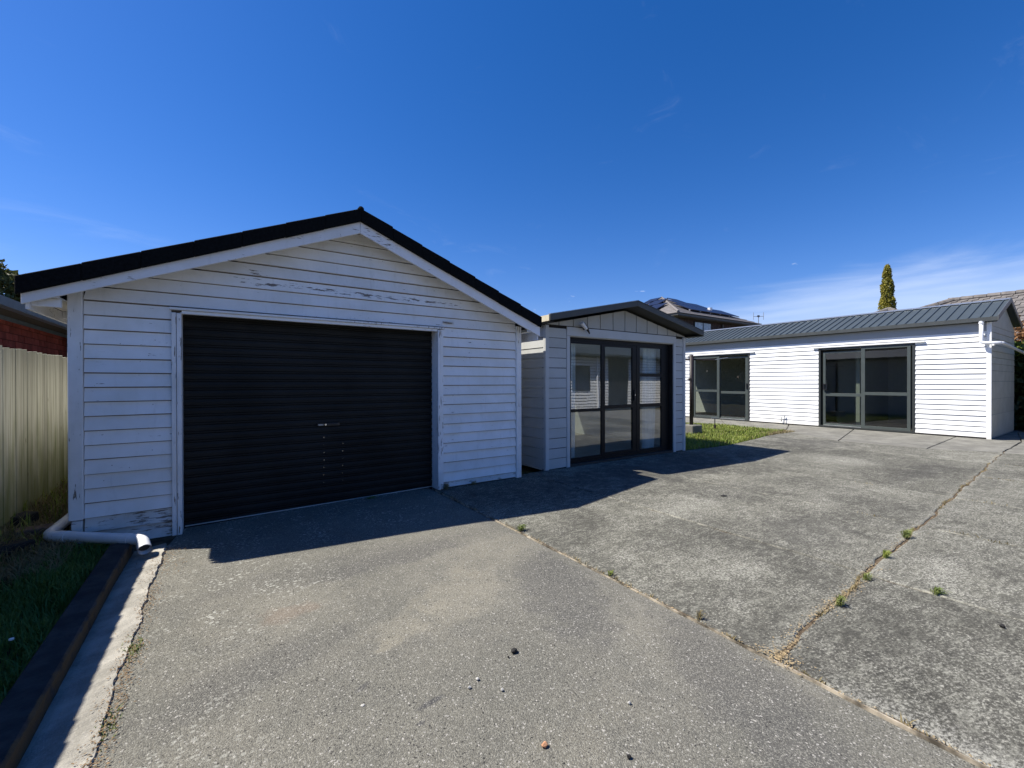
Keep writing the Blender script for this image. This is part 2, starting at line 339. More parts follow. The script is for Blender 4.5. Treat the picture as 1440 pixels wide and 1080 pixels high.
c = t.mix(1.0, c, t.node('ShaderNodeCombineXYZ', {0: rv, 1: rv, 2: t.math('MULTIPLY', rv, 0.98)}).outputs[0], 'MULTIPLY')
t.set(b.inputs['Base Color'], c)
bump(t, b, t.math('ADD', t.math('MULTIPLY', sp, 0.6), fine), 0.7, 0.0035)

m, t, b = mat('concrete_pale', 0.9, 0.2)
c = t.mix(t.ramp(t.noise(t.pos, 2.3, 6, 0.65), 0.35, 0.68), (0.135, 0.130, 0.112), (0.22, 0.213, 0.183))
c = t.mix(t.ramp(t.noise(t.pos, 120, 4, 0.7), 0.5, 0.7, 0, 0.6), c, (0.33, 0.32, 0.28))
t.set(b.inputs['Base Color'], c); bump(t, b, t.noise(t.pos, 150, 4, 0.7), 0.8, 0.004)
m, t, b = mat('concrete_gutter', 0.9, 0.2)
c = t.mix(t.ramp(t.noise(t.pos, 5, 6, 0.65), 0.35, 0.68), (0.26, 0.245, 0.21), (0.44, 0.415, 0.36))
c = t.mix(t.ramp(t.noise(t.pos, 120, 4, 0.7), 0.5, 0.7, 0, 0.6), c, (0.45, 0.43, 0.38))
t.set(b.inputs['Base Color'], c); bump(t, b, t.noise(t.pos, 90, 5, 0.75), 1.0, 0.008)
m, t, b = mat('kerb_concrete', 0.9, 0.2)
c = t.mix(t.ramp(t.noise(t.pos, 6, 6, 0.65), 0.35, 0.68), (0.030, 0.031, 0.033), (0.062, 0.062, 0.062))
q = t.sep(t.pos)
mossy = t.math('MULTIPLY', t.ramp(t.math('ADD', q[0], t.math('MULTIPLY', t.math('SUBTRACT', t.noise(t.pos, 9, 5), .5), .06)), -0.668, -0.655), 0.8)
c = t.mix(mossy, c, (0.10, 0.07, 0.035))
t.set(b.inputs['Base Color'], c); bump(t, b, t.noise(t.pos, 90, 5, 0.7), 0.9, 0.005)
m, t, b = mat('lawn_soil', 0.95, 0.1)
c = t.mix(t.ramp(t.noise(t.pos, 4, 5, 0.6), 0.4, 0.62), (0.060, 0.065, 0.022), (0.075, 0.055, 0.035))
c = t.mix(t.ramp(t.noise(t.pos, 40, 3), 0.5, 0.7), c, (0.16, 0.14, 0.06))
t.set(b.inputs['Base Color'], c); bump(t, b, t.noise(t.pos, 45, 4), 1.0, 0.02)
M = MAT

# ------------------------------------------------------------------ object helpers
ORG = {}
def setp(o, label=None, cat=None, group=None, kind=None):
    if label: o['label'] = label
    if cat: o['category'] = cat
    if group: o['group'] = group
    if kind: o['kind'] = kind
    return o
def thing(name, label, cat, loc, group=None, kind=None):
    o = bpy.data.objects.new(name, None); COL.objects.link(o); o.location = loc; o.empty_display_size = 0.2
    ORG[o.name] = Vector(loc)
    return setp(o, label, cat, group, kind)
class MB:
    def __init__(s): s.v = []; s.f = []; s.e = None
    def add(s, vs, fs):
        k = len(s.v); s.v += [tuple(v) for v in vs]; s.f += [tuple(i + k for i in f) for f in fs]; return s
    def hexa(s, a):   # 8 verts: bottom 4 ccw, top 4 ccw
        return s.add(a, [(0, 3, 2, 1), (4, 5, 6, 7), (0, 1, 5, 4), (1, 2, 6, 5), (2, 3, 7, 6), (3, 0, 4, 7)])
    def box(s, x0, x1, y0, y1, z0, z1):
        return s.hexa([(x0, y0, z0), (x1, y0, z0), (x1, y1, z0), (x0, y1, z0), (x0, y0, z1), (x1, y0, z1), (x1, y1, z1), (x0, y1, z1)])
    def prism(s, poly, ax, a, b):
        n = len(poly)
        def P(p, t): return (t, p[0], p[1]) if ax == 'x' else ((p[0], t, p[1]) if ax == 'y' else (p[0], p[1], t))
        vs = [P(p, a) for p in poly] + [P(p, b) for p in poly]
        return s.add(vs, [tuple(range(n)), tuple(range(2 * n - 1, n - 1, -1))] + [(i, i + n, (i + 1) % n + n, (i + 1) % n) for i in range(n)])
    def tube(s, pts, r, n=12, cap=True):
        pts = [Vector(p) for p in pts]; rs = r if isinstance(r, (list, tuple)) else [r] * len(pts)
        vs = []; fs = []
        ref = None
        for i, p in enumerate(pts):
            d = (pts[min(i + 1, len(pts) - 1)] - pts[max(i - 1, 0)]).normalized()
            if ref is None: ref = Vector((0, 0, 1)) if abs(d.z) < 0.9 else Vector((1, 0, 0))
            u = (ref - d * ref.dot(d)).normalized(); w = d.cross(u); ref = u
            for k in range(n):
                a = 2 * math.pi * k / n; vs.append(p + (u * math.cos(a) + w * math.sin(a)) * rs[i])
        for i in range(len(pts) - 1):
            for k in range(n):
                a = i * n + k; b_ = i * n + (k + 1) % n; fs.append((a, b_, b_ + n, a + n))
        if cap: fs += [tuple(range(n - 1, -1, -1)), tuple(range((len(pts) - 1) * n, len(pts) * n))]
        return s.add(vs, fs)
    def build(s, name, m, parent=None, bevel=0.0, smooth=False, label=None, cat=None, group=None, kind=None, origin=None):
        org = Vector((0, 0, 0))
        if parent is not None:
            org = ORG[parent.name]
        elif origin is not None: org = Vector(origin)
        me = bpy.data.meshes.new(name)
        me.from_pydata([(x - org.x, y - org.y, z - org.z) for x, y, z in s.v], [], s.f); me.update()
        me.materials.append(M[m])
        import bmesh
        if len(me.polygons) < 4000:
            bm = bmesh.new(); bm.from_mesh(me); bmesh.ops.recalc_face_normals(bm, faces=bm.faces); bm.to_mesh(me); bm.free()
        if smooth:
            me.polygons.foreach_set('use_smooth', [True] * len(me.polygons))
        o = bpy.data.objects.new(name, me); COL.objects.link(o)
        if parent is not None:
            o.parent = parent
            ORG[o.name] = org
        else:
            o.location = org; ORG[o.name] = org
        if bevel:
            bv = o.modifiers.new('bevel', 'BEVEL'); bv.width = bevel; bv.segments = 1; bv.limit_method = 'ANGLE'; bv.angle_limit = R(40)
            
        return setp(o, label, cat, group, kind)
def box(*a): return MB().box(*a)
def fillet(pts, r, n=5):
    """round the corners of a polyline"""
    pts = [Vector(p) for p in pts]; out = [pts[0]]
    for i in range(1, len(pts) - 1):
        a = (pts[i - 1] - pts[i]); c_ = (pts[i + 1] - pts[i]); rr = min(r, a.length * .45, c_.length * .45)
        p0 = pts[i] + a.normalized() * rr; p2 = pts[i] + c_.normalized() * rr
        for k in range(n + 1):
            s_ = k / n; out.append(p0.lerp(pts[i], s_).lerp(pts[i].lerp(p2, s_), s_))
    out.append(pts[-1]); return out

def weatherboard(root, ax, face, nrm, u0, u1, z0, z1, tb, tt, m, u0t=None, u1t=None, name='weatherboard', gap=0.010, jit=0.0035):
    """one lapped board: ax = direction it runs, face = plane of its back, nrm = outward sign"""
    u0t = u0 if u0t is None else u0t; u1t = u1 if u1t is None else u1t
    j = lambda: random.uniform(-jit, jit)
    zb = z0 + gap; tb += j(); e0, e1 = j(), j()
    pts = []
    for (z, t_, a, b_) in ((zb, tb, u0, u1), (z1, tt, u0t, u1t)):
        f, bk = face + nrm * t_, face
        zz0, zz1 = z + (e0 if z == zb else 0), z + (e1 if z == zb else 0)
        if ax == 'x': pts += [(a, f, zz0), (b_, f, zz1), (b_, bk, zz1), (a, bk, zz0)]
        else: pts += [(f, a, zz0), (f, b_, zz1), (bk, b_, zz1), (bk, a, zz0)]
    return MB().hexa(pts).build(name, m, root)

# ================================================================== GROUND
g = MB()
g.add([(-400, -400, -0.10), (400, -400, -0.10), (400, 400, -0.10), (-400, 400, -0.10)], [(0, 1, 2, 3)])
g.build('ground', 'lawn_soil', kind='structure')

def dip(x, y):   # the driveway sinks a little towards the garage's left corner
    a = max(0, min(1, (1.6 - x) / 2.2)) * max(0, min(1, (y - 4.2) / 1.0))
    return -0.055 * a
# asphalt driveway as a grid
g = MB(); nx, ny = 30, 60
X0, X1, Y0, Y1 = -0.45, 2.375, -9.0, 5.60
vs = []
for j in range(ny + 1):
    for i in range(nx + 1):
        x = X0 + (X1 - X0) * i / nx; y = Y0 + (Y1 - Y0) * j / ny
        if i == 0: x += random.uniform(-0.012, 0.012)
        if i == nx: x += random.uniform(-0.006, 0.006) 
        vs.append((x, y, dip(x, y) + 0.004 * math.sin(x * 2.1 + y) - (0.008 if i in (0, nx) else 0)))
g.add(vs, [(j * (nx + 1) + i, j * (nx + 1) + i + 1, (j + 1) * (nx + 1) + i + 1, (j + 1) * (nx + 1) + i) for j in range(ny) for i in range(nx)])
g.build('driveway', 'asphalt', kind='structure', smooth=True)
g = MB(); g.add([(-0.8, -9, -0.055), (15.9, -9, -0.055), (15.9, 5.59, -0.055), (-0.8, 5.59, -0.055)], [(0, 1, 2, 3)])
g.build('soil_bed', 'dark_soil', kind='structure')
g = MB(); g.add([(2.396, -9, -0.011), (13.6, -9, -0.011), (13.6, 5.44, -0.011), (2.396, 5.44, -0.011)], [(0, 1, 2, 3)])
g.build('joint_soil', 'joint_earth', kind='structure')

# concrete yard: every slab its own piece, joints open between them
yard = thing('concrete_yard', None, None, (2.4, 1.2, 0), kind='structure')
def JY(x): return 1.125 + (x - 2.4) * 0.056 + 0.012 * math.sin(x * 1.7)
def wig(x): return 0.010 * math.sin(x * 4.7) + 0.007 * math.sin(x * 11.3 + 1) + 0.004 * math.sin(x * 23)
def slab(poly, h=0.0, m='concrete_weathered', parent=yard, name='concrete_slab', jag=0.006, dz=0.0):
    """poly: ccw corners; edges subdivided and frayed, rim a little lower"""
    rim = []
    n = len(poly)
    for i in range(n):
        a = Vector(poly[i]); c_ = Vector(poly[(i + 1) % n]); L = (c_ - a).length; k = max(2, int(L / 0.12)); d = (c_ - a).normalized(); nn = Vector((-d.y, d.x))
        for q_ in range(k):
            w_ = a.lerp(c_, q_ / k)
            if q_: w_ = w_ + nn * random.uniform(-jag, jag * 1.8)
            if abs(w_.y - JY(w_.x)) < 0.03: w_ = w_ + Vector((0, wig(w_.x)))
            rim.append(w_)
    cen = sum(rim, Vector((0, 0))) / len(rim)
    g = MB(); N = len(rim); vs = []
    ins = [p + (cen - p).normalized() * 0.010 for p in rim]
    vs += [(p.x, p.y, -0.09) for p in rim] + [(p.x, p.y, h - 0.006) for p in rim] + [(p.x, p.y, h) for p in ins]
    fs = []
    for i in range(N):
        j = (i + 1) % N; fs += [(i, j, j + N, i + N), (i + N, j + N, j + 2 * N, i + 2 * N)]
    fs.append(tuple(range(2 * N, 3 * N)))
    return g.add(vs, fs).build(name, m, parent)
cx = [2.405, 4.05, 5.84, 7.62, 9.52, 11.25]
J = 0.005
# rows north of the long joint
tops = [5.585, 5.585, 5.6, 5.6, 5.44, 5.72]
up_cells = [(2.405, 4.05), (4.05, 5.84), (5.84, 7.62), (7.62, 9.50), (9.50, 11.25)]
for i, (a, b_) in enumerate(up_cells):
    y1a = 5.575; y1b = 5.575
    if i == 3: y1a, y1b = 5.575, 5.47
    if i == 4: y1a, y1b = 5.47, 5.68
    slab([(a + J, JY(a) + .009), (b_ - J, JY(b_) + .009), (b_ - J, y1b), (a + J, y1a)], h=random.uniform(-0.002, 0.003))
slab([(11.25 + J, JY(11.25) + J), (13.2, JY(13.2) + J), (12.64, 2.72), (12.55, 4.33), (13.62, 5.98), (12.35, 5.86), (11.25 + J, 5.68)], h=0.001)
# south of the joint
lo_cells = [(2.405, 4.03), (4.03, 5.82), (5.82, 7.58), (7.58, 9.55), (9.55, 11.4), (11.4, 13.2)]
for r_ in range(5):
    for (a, b_) in lo_cells:
        t0 = -1.25 - r_ * 2.4; t1 = t0 + 2.4
        y1a = JY(a) - .007 if r_ == 0 else t1 + 0.0 - J; y1b = JY(b_) - .007 if r_ == 0 else t1 - J
        slab([(a + J, t0 + J), (b_ - J, t0 + J), (b_ - J, y1b), (a + J, y1a)], h=random.uniform(-0.004, 0.002))
# pale newer strip along the long unit
path = thing('footpath', None, None, (14.5, 4, 0), kind='structure')
ps = [((12.66, 2.74), (13.23, JY(13.2) + .02), (15.93, 1.8), (15.93, 2.9)), ((12.57, 4.33), (12.66, 2.76), (15.93, 2.92), (15.93, 5.1)), ((13.63, 6.0), (12.575, 4.35), (15.93, 5.12), (15.93, 6.9)), ((14.0, 8.0), (13.65, 6.02), (15.93, 6.92), (15.93, 9.3)), ((14.0, 12.6), (14.0, 8.02), (15.93, 9.32), (15.93, 12.6))]
for p_ in ps: slab(list(p_), h=0.006, m='concrete_pale', parent=path, name='path_slab', jag=0.004)
slab([(13.23, -4.0), (19.0, -4.0), (19.0, 2.2), (15.95, 1.78), (13.23, JY(13.2) + 0.0)], h=0.001, m='concrete_pale', parent=path, name='path_slab')
slab([(16.0, 1.8), (19.0, 2.205), (24, 2.205), (24, 4), (16.0, 4)], h=-0.012, m='concrete_pale', parent=path, name='path_slab')

# kerb and gutter strip on the left
box(-0.800, -0.655, -9, 4.98, -0.1, 0.075).build('kerb', 'kerb_concrete', kind='structure', bevel=0.012)
g = MB(); ny = 420
vs = []
for j in range(ny + 1):
    y = -9 + 14.1 * j / ny; e = random.uniform(-0.007, 0.007) + .008 * math.sin(y * 6) + .005 * math.sin(y * 17)
    for x, z in ((-0.655, -0.02), (-0.60, -0.016), (-0.5, 0.0), (-0.425 + e, 0.010), (-0.418 + e, -0.02)):
        vs.append((x, y, z + random.uniform(-0.0025, 0.0025) + dip(-.5, y) * .8))
g.add(vs, [(j * 5 + i, j * 5 + i + 1, (j + 1) * 5 + i + 1, (j + 1) * 5 + i) for j in range(ny) for i in range(4)])
g.build('gutter_strip', 'concrete_gutter', kind='structure')

# lawn bank on the left rising to the fence
def lawn_h(x, y):
    s_ = max(0, min(1, (-1.22 - x) / 0.4)); k = max(0, min(1, (y - 4.6) / 1.3))
    return -0.01 + 0.03 * s_ + 0.17 * s_ * k + 0.018 * math.sin(5 * x + 3.1 * y) * math.sin(4.3 * y - x)
g = MB(); nx, ny = 20, 90; vs = []
for j in range(ny + 1):
    for i in range(nx + 1):
        x = -2.9 + 2.1 * i / nx; y = -6 + 19.0 * j / ny
        vs.append((x, y, lawn_h(x, y) + random.uniform(-0.006, 0.006)))
g.add(vs, [(j * (nx + 1) + i, j * (nx + 1) + i + 1, (j + 1) * (nx + 1) + i + 1, (j + 1) * (nx + 1) + i) for j in range(ny) for i in range(nx)])
g.build('lawn_bank', 'lawn_soil', kind='structure', smooth=True)
g = MB(); g.add([(8.25, 5.6, -0.02), (9.84, 5.45, -0.02), (12.34, 5.86, -0.02), (13.63, 5.98, -0.02), (14.0, 8.0, -0.02), (14.0, 14, -0.02), (8.25, 14, -0.02)], [tuple(range(7))])
g.build('lawn_ground', 'lawn_soil', kind='structure')

# ================================================================== GARAGE
gar = thing('garage', 'old white weatherboard garage with black roller door and peeling paint', 'garage', (1.33, 5.42, 0))
AP = 1.345
def under(x):   # underside of roof line in the barge plane
    return 3.30 - (AP - x) * 0.415 if x < AP else 3.30 - (x - AP) * 0.394
def xl(z): return AP - (3.30 - z) / 0.415 - .03
def xr(z): return AP + (3.30 - z) / 0.394 + .03
# inner shell
sh = MB()
sh.box(-1.10, -0.345, 5.445, 5.52, -0.08, 2.19); sh.box(2.435, 3.76, 5.445, 5.52, -0.08, 2.19)
sh.prism([(-1.10, 2.19), (3.76, 2.19), (3.76, 2.30), (AP, 3.24), (-1.10, 2.22)], 'y', 5.445, 5.52)
sh.build('wall_frame', 'gap_brown', gar)
box(-1.10, -1.05, 5.521, 11.45, -0.1, 2.22).build('side_wall', 'garage_white', gar)
box(3.72, 3.775, 5.521, 11.45, -0.1, 2.28).build('side_wall', 'garage_white', gar)
box(-1.049, 3.719, 11.4, 11.45, -0.1, 2.22).build('back_wall', 'garage_white', gar)
pitch = 0.1325
for k in range(-1, 26):
    z0 = 2.2 - 17 * pitch + k * pitch; z1 = z0 + pitch
    if z0 > 3.22: break
    mt = 'garage_white'
    if z1 < 2.21:
        if k == -1: continue
        zl0 = z0 if k else z0 - 0.02
        weatherboard(gar, 'x', 5.444, -1, -1.038, -0.412, zl0, z1, 0.032, 0.005, 'garage_white_rotten' if k < 2 else mt)
        zr0 = max(0.004, z0)
        if z1 > 0.03: weatherboard(gar, 'x', 5.444, -1, 2.503, 3.708, zr0, z1, 0.032, 0.005, 'garage_white_rotten' if k < 1 else mt)
    else:
        if 2.45 < z0 < 2.60: mt = 'garage_white_flaking'
        a = max(-1.038, xl(z0)); b_ = min(3.708, xr(z0)); at = max(-1.038, xl(min(z1, 3.29))); bt = min(3.708, xr(min(z1, 3.29)))
        weatherboard(gar, 'x', 5.444, -1, a, b_, z0, min(z1, 3.28), 0.032, 0.005, mt, at, bt)
# corner boards
MB().box(-1.14, -1.042, 5.395, 5.46, 0.215, 2.29).box(-1.14, -1.105, 5.4601, 5.52, 0.215, 2.25).build('corner_board', 'garage_trim', gar, bevel=0.004, label='left corner board, rotted away above the ground')
MB().box(-1.125, -1.05, 5.41, 5.50, -0.09, 0.205).build('corner_block', 'garage_white_rotten', gar, bevel=0.006)
MB().box(3.712, 3.80, 5.398, 5.46, 0.0, 2.30).build('corner_board', 'garage_trim', gar, bevel=0.004)
# barge boards
for (xa, xb, sgn) in ((-1.36, AP - 0.002, -1), (AP + 0.002, 3.98, 1)):
    s_ = 0.415 if sgn < 0 else 0.394
    f = lambda x: 3.325 - abs(x - AP) * s_
    hA, hB = (0.105, 0.135) if sgn < 0 else (0.135, 0.145)
    MB().prism([(xa, f(xa) - hA), (xb, f(xb) - hB), (xb, f(xb)), (xa, f(xa))], 'y', 5.165, 5.192).build('barge_board', 'garage_barge', gar, bevel=0.003)
# soffit boards between barge and wall
MB().prism([(-1.35, 2.175), (AP, 3.292), (AP, 3.306), (-1.35, 2.189)], 'y', 5.193, 5.443).build('soffit_board', 'soffit_white', gar)
MB().prism([(AP + .001, 3.292), (3.97, 2.258), (3.97, 2.272), (AP + .001, 3.306)], 'y', 5.193, 5.443).build('soffit_board', 'soffit_white', gar)
# rake tiles (black chip-coated) stepping down both slopes
nL = 7
for sgn, xe, s_ in ((-1, -1.385, 0.422), (1, 3.985, 0.397)):
    for i in range(nL):
        a = AP + (xe - AP) * i / nL; b_ = AP + (xe - AP) * (i + 1) / nL
        zt = lambda x: 3.468 - abs(x - AP) * s_
        lift = 0.002 if sgn < 0 else 0.006 + random.uniform(0, 0.006)
        drop = 0.150 + random.uniform(-0.003, 0.003)
        poly = [(a, zt(a) - drop), (b_, zt(b_) - drop - random.uniform(-.003, .004)), (b_, zt(b_) + lift), (a, zt(a) - 0.003)]
        MB().prism(poly, 'y', 5.125 - random.uniform(0, .003), 5.163).build('rake_tile', 'roof_black', gar, bevel=0.006)
# roof sheet in stepped courses
for sgn, xe, s_ in ((-1, -1.385, 0.422), (1, 3.985, 0.397)):
    poly = [(AP, 3.33), (AP, 3.455)]
    for i in range(nL):
        a = AP + (xe - AP) * i / nL; b_ = AP + (xe - AP) * (i + 1) / nL
        poly += [(a + sgn * 0.001, 3.452 - abs(a - AP) * s_), (b_, 3.458 - abs(b_ - AP) * s_)]
    poly += [(xe, 3.33 - abs(xe - AP) * s_ + 0.0)]
    MB().prism(poly, 'y', 5.1935, 11.6).build('roof', 'roof_black', gar)
MB().tube([(AP, 5.12, 3.455), (AP, 11.6, 3.455)], 0.034, 10).build('ridge_cap', 'roof_black', gar, smooth=True)
# eaves: fascia, rafter tails, added shadow-casting gutter on the right
box(-1.345, -1.322, 5.21, 11.5, 2.065, 2.165).build('eave_fascia', 'garage_barge', gar)
box(-1.3215, -1.142, 5.2, 11.5, 2.171, 2.182).build('eave_soffit', 'soffit_white', gar)
MB().prism([(-1.32, 2.170), (-1.143, 2.170), (-1.143, 2.255), (-1.32, 2.185)], 'y', 5.1935, 5.1995).build('eave_stop', 'garage_barge', gar)
for y in (5.235, 6.1, 7.0): box(-1.32, -1.145, y, y + .05, 2.10, 2.17).build('rafter_tail', 'garage_barge', gar)
box(3.955, 3.975, 5.21, 11.5, 2.09, 2.21).build('eave_fascia', 'garage_barge', gar)
MB().prism([(3.98, 2.24), (4.17, 2.26), (4.18, 2.36), (3.98, 2.34)], 'y', 5.5, 11.5).build('gutter', 'pvc_white', gar)  # added wide to raise the shadow edge on the cabin's side wall
# door surround
MB().box(-0.410, -0.372, 5.392, 5.447, -0.07, 2.145).build('architrave', 'garage_trim', gar, bevel=0.003)
MB().box(-0.368, -0.330, 5.384, 5.447, -0.07, 2.140).build('architrave', 'garage_trim', gar, bevel=0.003)
MB().box(2.420, 2.456, 5.384, 5.447, -0.0, 2.160).build('architrave', 'garage_trim', gar, bevel=0.003)
MB().box(2.460, 2.500, 5.392, 5.447, -0.0, 2.165).build('architrave', 'garage_trim', gar, bevel=0.003)
MB().box(-0.425, 2.515, 5.380, 5.447, 2.172, 2.196).build('door_head', 'garage_trim', gar, bevel=0.003)
MB().box(-0.329, 2.419, 5.398, 5.447, 2.138, 2.170).build('door_head', 'garage_white', gar, bevel=0.002)
MB().box(-0.345, -0.331, 5.4475, 5.60, -0.07, 2.16).build('door_jamb', 'garage_white', gar)
MB().box(2.4195, 2.434, 5.4475, 5.66, -0.0, 2.16).build('door_jamb', 'garage_white', gar)
MB().box(-0.331, 2.4195, 5.4475, 5.70, 2.171, 2.188).build('door_jamb', 'garage_white', gar)
# roller door: curtain slats, bottom rail, handle, rivets
rd = MB().box(-0.33, 2.419, 5.615, 5.625, -0.04, 2.17).build('roller_door', 'door_black', gar)
n = 24; z = 0.0; ph = 0.0905
for i in range(n):
    z0 = 0.012 + i * ph
    z1_ = z0 + ph
    poly = [(5.612, z0), (5.611, z0 + .0005), (5.611, z0 + .0075), (5.5915, z0 + .009), (5.591, z0 + .021), (5.611, z0 + .0225), (5.611, z0 + .0295), (5.5915, z0 + .031), (5.5875, z0 + .06), (5.5915, z1_ - .002), (5.611, z1_ - .0007), (5.612, z1_ - .0005)]
    MB().prism(poly, 'x', -0.329, 2.418).build('door_slat', 'door_black', rd)
box(-0.325, 2.414, 5.585, 5.6135, -0.045, 0.0105).build('bottom_rail', 'door_black', rd)
MB().tube([(-0.32, 5.582, -0.030), (2.41, 5.582, 0.012)], 0.006, 6).build('door_seal', 'door_seal', rd)
MB().box(0.945, 1.20, 5.570, 5.590, 0.925, 0.965).box(1.02, 1.17, 5.555, 5.570, 0.938, 0.955).build('handle', 'plastic_black', rd, bevel=0.004)
MB().tube([(1.035, 5.552, 0.946), (1.035, 5.568, 0.946)], 0.011, 10).build('lock', 'chrome', rd)
box(0.955, 1.012, 5.566, 5.570, 0.938, 0.952).build('handle_plate', 'galv', rd)
rv = MB()
for i in range(2, 9):
    z0 = 0.012 + i * ph + 0.055
    for x in (1.02, 1.235):
        if x > 1.1 and i > 7: continue
        rv.tube([(x + random.uniform(-.004, .004), 5.583, z0), (x, 5.590, z0)], 0.0045, 6)
rv.build('rivets', 'chrome', rd)
for (x0, x1) in ((1.045, 1.21),):
    for i in (2, 4, 5, 6):
        z0 = 0.012 + i * ph + 0.003
        box(x0, x1, 5.5945, 5.5955, z0 + 0.006, z0 + 0.008).build('scratch', 'galv', rd)

# small wire light bracket left of the flaked board
def ball(cx_, cy_, cz_, rx, ry, rz, n=8, m_=6, jag=0.0):
    vs = [(cx_, cy_, cz_ - rz)]; fs = []
    for i in range(1, m_):
        th = math.pi * i / m_
        for k in range(n):
            ph_ = 2 * math.pi * k / n; j = 1 + random.uniform(-jag, jag)
            vs.append((cx_ + rx * j * math.sin(th) * math.cos(ph_), cy_ + ry * j * math.sin(th) * math.sin(ph_), cz_ - rz * j * math.cos(th)))
    vs.append((cx_, cy_, cz_ + rz)); L = len(vs) - 1
    for k in range(n):
        fs.append((0, 1 + (k + 1) % n, 1 + k)); fs.append((L, L - n + k, L - n + (k + 1) % n))
    for i in range(m_ - 2):
        for k in range(n):
            a = 1 + i * n + k; b_ = 1 + i * n + (k + 1) % n; fs.append((a, b_, b_ + n, a + n))
    return vs, fs
# loose splinter of timber above the right of the door
MB().box(2.50, 2.66, 5.402, 5.412, 2.255, 2.285).build('loose_splinter', 'garage_white_rotten', gar)

# ================================================================== DRAIN PIPE at the garage corner
pz = 0.105
pipe = thing('drainpipe', 'white plastic drainpipe lying on the ground round the garage corner', 'drainpipe', (-1.2, 5.2, 0))
pp = fillet([(-1.20, 6.25, 0.16), (-1.28, 5.44, pz), (-0.57, 4.88, pz - 0.01), (-0.545, 4.75, pz - 0.05)], 0.07, 6)
MB().tube(pp, 0.045, 16, cap=False).build('pipe', 'pvc_white', pipe, smooth=True)
a, b_ = Vector((-1.28, 5.44, pz)), Vector((-0.57, 4.88, pz - .01)); d = (b_ - a).normalized()
for s0, s1 in ((0.11, 0.20), (0.72, 0.79)):
    MB().tube([a + d * s0, a + d * s1], 0.0485, 16).build('collar', 'pvc_white', pipe, smooth=False)
e = Vector((-0.545, 4.75, pz - 0.05)); d2 = Vector((0.03, -0.13, -0.045)).normalized()
MB().tube([e - d2 * 0.06, e + d2 * 0.015], 0.0485, 16, cap=False).tube([e - d2 * 0.06, e + d2 * 0.015], 0.043, 16, cap=False).build('socket', 'pvc_white', pipe, smooth=True)
MB().tube([e - d2 * 0.035, e - d2 * 0.03], 0.0425, 14).build('bore_shade_disc', 'bore_shade', pipe)  # dark disc stands for the shade inside the pipe

# ================================================================== SLEEPOUT (small grey cabin)
cab = thing('cabin', 'small grey board clad cabin with black framed glass doors and brown gable roof', 'cabin', (6.3, 5.6, 0))
CX = 6.33
def ctop(x): return 2.80 - abs(x - CX) * 0.205
sh = MB()
sh.box(4.44, 4.952, 5.612, 5.70, -0.02, 2.42).box(7.806, 8.18, 5.612, 5.70, -0.02, 2.42).box(4.952, 7.806, 5.612, 5.70, 2.25, 2.42)
sh.build('wall_frame', 'gap_dark', cab)
sh = MB(); sh.prism([(4.44, 2.421), (8.18, 2.421), (8.18, ctop(8.18)), (CX, ctop(CX)), (4.44, ctop(4.44))], 'y', 5.612, 5.68)
sh.build('gable_frame', 'gap_dark', cab)
pitch = 0.1685
for k in range(14):
    z0 = 0.0 + k * pitch; z1 = min(z0 + pitch, 2.395)
    if z0 > 2.37: break
    weatherboard(cab, 'x', 5.611, -1, 4.492, 4.878, z0, z1, 0.018, 0.010, 'cabin_grey', gap=0.010)
    weatherboard(cab, 'x', 5.611, -1, 7.882, 8.130, z0, z1, 0.018, 0.010, 'cabin_grey', gap=0.010)
    weatherboard(cab, 'y', 4.440, -1, 5.652, 9.35, z0, z1, 0.018, 0.010, 'cabin_grey', gap=0.010)
MB().box(4.415, 4.488, 5.582, 5.611, -0.01, 2.40).box(4.415, 4.4395, 5.6112, 5.650, -0.01, 2.40).build('corner_trim', 'cabin_trim_grey', cab, bevel=0.003)
box(8.133, 8.205, 5.582, 5.70, -0.01, 2.40).build('corner_trim', 'cabin_trim_grey', cab, bevel=0.003)
box(4.882, 4.951, 5.584, 5.611, -0.01, 2.245).build('door_trim', 'cabin_trim_grey', cab, bevel=0.003)
box(7.806, 7.878, 5.584, 5.611, -0.01, 2.245).build('door_trim', 'cabin_trim_grey', cab, bevel=0.003)
box(4.882, 7.878, 5.582, 5.611, 2.249, 2.398).build('head_trim', 'cabin_trim_grey', cab, bevel=0.003)
box(7.808, 7.820, 5.6115, 5.76, 0.0, 2.248).build('door_reveal', 'cabin_trim_grey', cab)
box(4.940, 4.952, 5.6115, 5.76, 0.0, 2.248).build('door_reveal', 'cabin_trim_grey', cab)
box(4.953, 7.807, 5.6115, 5.76, 2.238, 2.2485).build('door_reveal', 'cabin_trim_grey', cab)
gx = [4.42, 4.71, 5.03, 5.36, 5.68, 6.01, 6.33, 6.65, 6.97, 7.28, 7.60, 7.91, 8.20]
for a, b_ in zip(gx[:-1], gx[1:]):
    a2, b2 = a + 0.009, b_ - 0.009
    MB().prism([(a2, 2.412), (b2, 2.412), (b2, ctop(b2)), (a2, ctop(a2))], 'y', 5.592, 5.611).build('gable_panel', 'cabin_gable_grey', cab)
